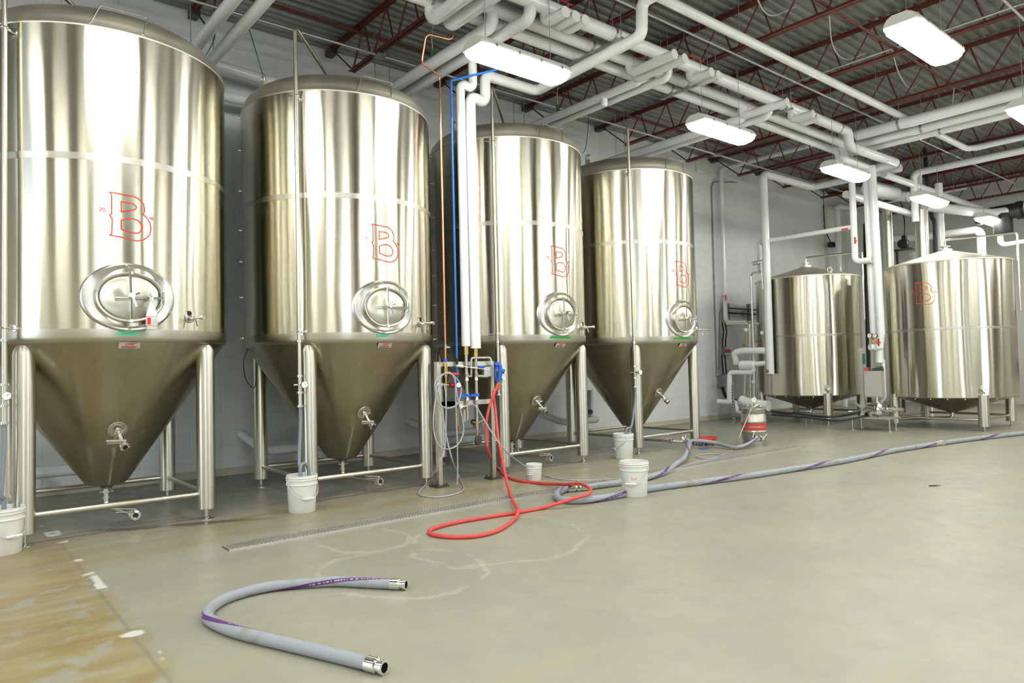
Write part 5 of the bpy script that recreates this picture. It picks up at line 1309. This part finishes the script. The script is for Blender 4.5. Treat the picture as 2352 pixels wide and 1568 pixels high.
for i, (px, py, rz_, sc, lab) in enumerate(BK):
    c = bk0 if i == 0 else copy_tree(bk0)
    p = at_z(px, py-2, 0); c.location = (p.x, p.y, 0.0); BPOS.append(p)
    c.rotation_euler.z = -YAW+rz_; c.scale = (sc, sc, sc); tag(c, lab, 'bucket', 'white pails')
c = copy_tree(bk0); p = at_z(1227, 1103, 0); c.location = p; c.rotation_euler.z = -YAW-0.6; c.scale = (0.64, 0.64, 0.55); tag(c, 'small white pail below the third fermenter outlet', 'bucket', 'white pails')
# faint pink marker scribble on the lone pail
m = MB(); rnd = random.Random(2); az0 = math.degrees(math.atan2(-math.sin(YAW), 1))
for k in range(9):
    a0 = math.radians(2+k*2.6); zz = 0.20+rnd.uniform(-0.006, 0.006)
    R_ = 0.1435
    m.beam((R_*math.sin(a0), -R_*math.cos(a0), zz), (R_*math.sin(a0+0.03), -R_*math.cos(a0+0.03), zz+rnd.uniform(-0.012, 0.012)), 0.004, 0.001, up=(math.sin(a0), -math.cos(a0), 0))
s_ = m.build('marker_scribble', 'red_print', bk0, smooth=False)
# drain hoses hanging from the cleaning lines into pails
for i, (ti, bi, lab) in enumerate(((0, 3, 'grey-blue drain hose hanging from the spray-bottle tank into a pail'), (1, 1, 'grey-blue drain hose hanging from the teal-taped tank into a pail'), (3, 2, 'grey-blue drain hose hanging from the last fermenter into a pail'))):
    a = cp(-46.5, 1.03, TR+0.085)+Vector((TX[ti], TY, 0)); b = BPOS[bi]
    e_ = Vector((b.x, b.y, 0.0))+(Vector((a.x-b.x, a.y-b.y, 0)).normalized()*0.09)
    pts = [a, a*0.96+e_*0.04+Vector((0, 0, -0.14)), a*0.6+e_*0.4+Vector((-0.02, 0, -0.16)), e_+Vector((-0.01, 0, 0.40)), e_+Vector((0, 0, 0.06))]
    hose(lab, pts, 0.017, 'blue_vinyl', name='drain_hose', seg=12)
b = BPOS[1]
pts = [Vector((b.x-0.03, b.y-0.05, 0.10)), Vector((b.x-0.035, b.y-0.04, 0.36)), Vector((b.x-0.01, b.y-0.02, 0.46)), Vector((b.x+0.05, b.y, 0.46)), Vector((b.x+0.08, b.y+0.01, 0.36)), Vector((b.x+0.08, b.y, 0.10))]
hose('short blue-grey hose bent over double inside the pail by the teal-taped tank', pts, 0.017, 'blue_vinyl', name='drain_hose', seg=12)

# ------------------------------------------------------------------ keg, dolly and small things
t = thing('keg', 'dented stainless beer keg with two red bands and a gauge on top', 'keg', (kg.x, kg.y, 0))
KR = 0.195
m = MB(); m.lathe([(0.165, 0.0), (0.185, 0.0), (0.185, 0.075), (0.175, 0.085), (KR-0.006, 0.10), (KR-0.002, 0.20), (KR+0.008, 0.215), (KR+0.008, 0.235), (KR-0.003, 0.25), (KR-0.003, 0.37), (KR+0.008, 0.385), (KR+0.008, 0.405), (KR-0.002, 0.42), (KR-0.004, 0.50), (0.18, 0.515), (0.185, 0.525), (0.188, 0.60), (0.182, 0.605), (0.172, 0.60), (0.168, 0.53), (0.14, 0.525), (0.05, 0.55), (0, 0.55)], 44); m.build('body', 'keg_steel', t)
for z0, z1 in ((0.256, 0.302), (0.322, 0.368)):
    m = MB(); m.lathe([(KR-0.0025, z0), (KR-0.001, z0+0.001), (KR-0.001, z1-0.001), (KR-0.0025, z1)], 44); m.build('red_band', 'red_plastic', t)
m = MB(); m.cyl((0, 0, 0.54), (0, 0, 0.66), 0.028, 14); m.tube([(0, 0, 0.62), (0.10, -0.03, 0.66), (0.14, -0.05, 0.62)], 0.010, 0.03, 8); m.tube([(0, 0, 0.64), (-0.08, 0.03, 0.68), (-0.13, 0.05, 0.60)], 0.008, 0.03, 8); m.build('keg_coupler', 'chrome', t)
gauge(t, (-0.02, -0.03, 0.74), (-0.85, -0.5, 0.1), 0.045, 'steel'); m = MB(); m.cyl((-0.015, -0.025, 0.64), (-0.02, -0.03, 0.70), 0.010, 8); m.build('gauge_stem', 'brass', t)
d = Vector((-0.73, -0.68, 0)).normalized()
m = MB(); m.cyl(d*(KR-0.01)+Vector((0, 0, 0.13)), d*(KR+0.06)+Vector((0, 0, 0.13)), 0.028, 14); clamp_ring(m, d*(KR+0.03)+Vector((0, 0, 0.13)), d, 0.042); m.cyl(d*(KR+0.04)+Vector((0, 0, 0.14)), d*(KR+0.03)+Vector((0.01, 0, 0.25)), 0.010, 8); m.cyl(d*(KR+0.04)+Vector((-0.05, 0.05, 0.15)), d*(KR+0.03)+Vector((-0.03, 0.03, 0.24)), 0.006, 8); m.build('bung_fitting', 'chrome', t)
d2 = Vector((0.0, -1.0, 0)); d2 = Vector((-0.35, -0.94, 0)).normalized()
m = MB(); m.cyl(d2*(KR-0.01)+Vector((0, 0, 0.13)), d2*(KR+0.03)+Vector((0, 0, 0.13)), 0.032, 14); m.cyl(d2*(KR+0.03)+Vector((0, 0, 0.13)), d2*(KR+0.04)+Vector((0.06, -0.02, 0.20)), 0.010, 8); m.build('bung', 'steel', t)
dp = at_z(1628, 1022, 0); t = thing('keg_dolly', 'red plastic dolly on black casters half behind the clamped tee', 'dolly', (dp.x, dp.y+0.1, 0))
m = MB(); m.lathe([(0, 0.085), (0.20, 0.085), (0.215, 0.095), (0.22, 0.12), (0.21, 0.125), (0.20, 0.105), (0, 0.105)], 32); m.build('deck', 'red_plastic', t)
for k in range(4):
    a = math.radians(20+90*k); c_ = Vector((0.16*math.cos(a), 0.16*math.sin(a), 0.032)); m = MB(); m.cyl(c_-Vector((0.012, 0.008, 0)), c_+Vector((0.012, 0.008, 0)), 0.032, 16); m.box(c_+Vector((0, 0, 0.035)), (0.03, 0.03, 0.04)); w_ = m.build('caster', 'black_rubber', t)
    m = MB(); m.cyl(c_-Vector((0.014, 0.009, 0)), c_+Vector((0.014, 0.009, 0)), 0.012, 10); m.build('hub', 'steel', w_)
m = MB(); p = at_z(1616, 1030, 0.004); m.box(p, (0.16, 0.12, 0.008)); tag(m.build('plastic_scrap', 'blue_plastic', smooth=False), 'flat blue plastic piece lying on the floor by the red dolly', 'plastic piece')
p = at_z(2145, 1115, 0.006); t = thing('marker_pen', 'small dark marker pen lying alone on the open concrete floor', 'pen', (p.x, p.y, 0.007), -YAW+0.02)
m = MB(); m.cyl((-0.05, 0, 0), (0.03, 0, 0), 0.007, 10); m.build('barrel', 'dark_steel', t)
m = MB(); m.cyl((0.03, 0, 0), (0.075, 0, 0), 0.0065, 10, 0.004); m.build('cap', 'chrome', t)
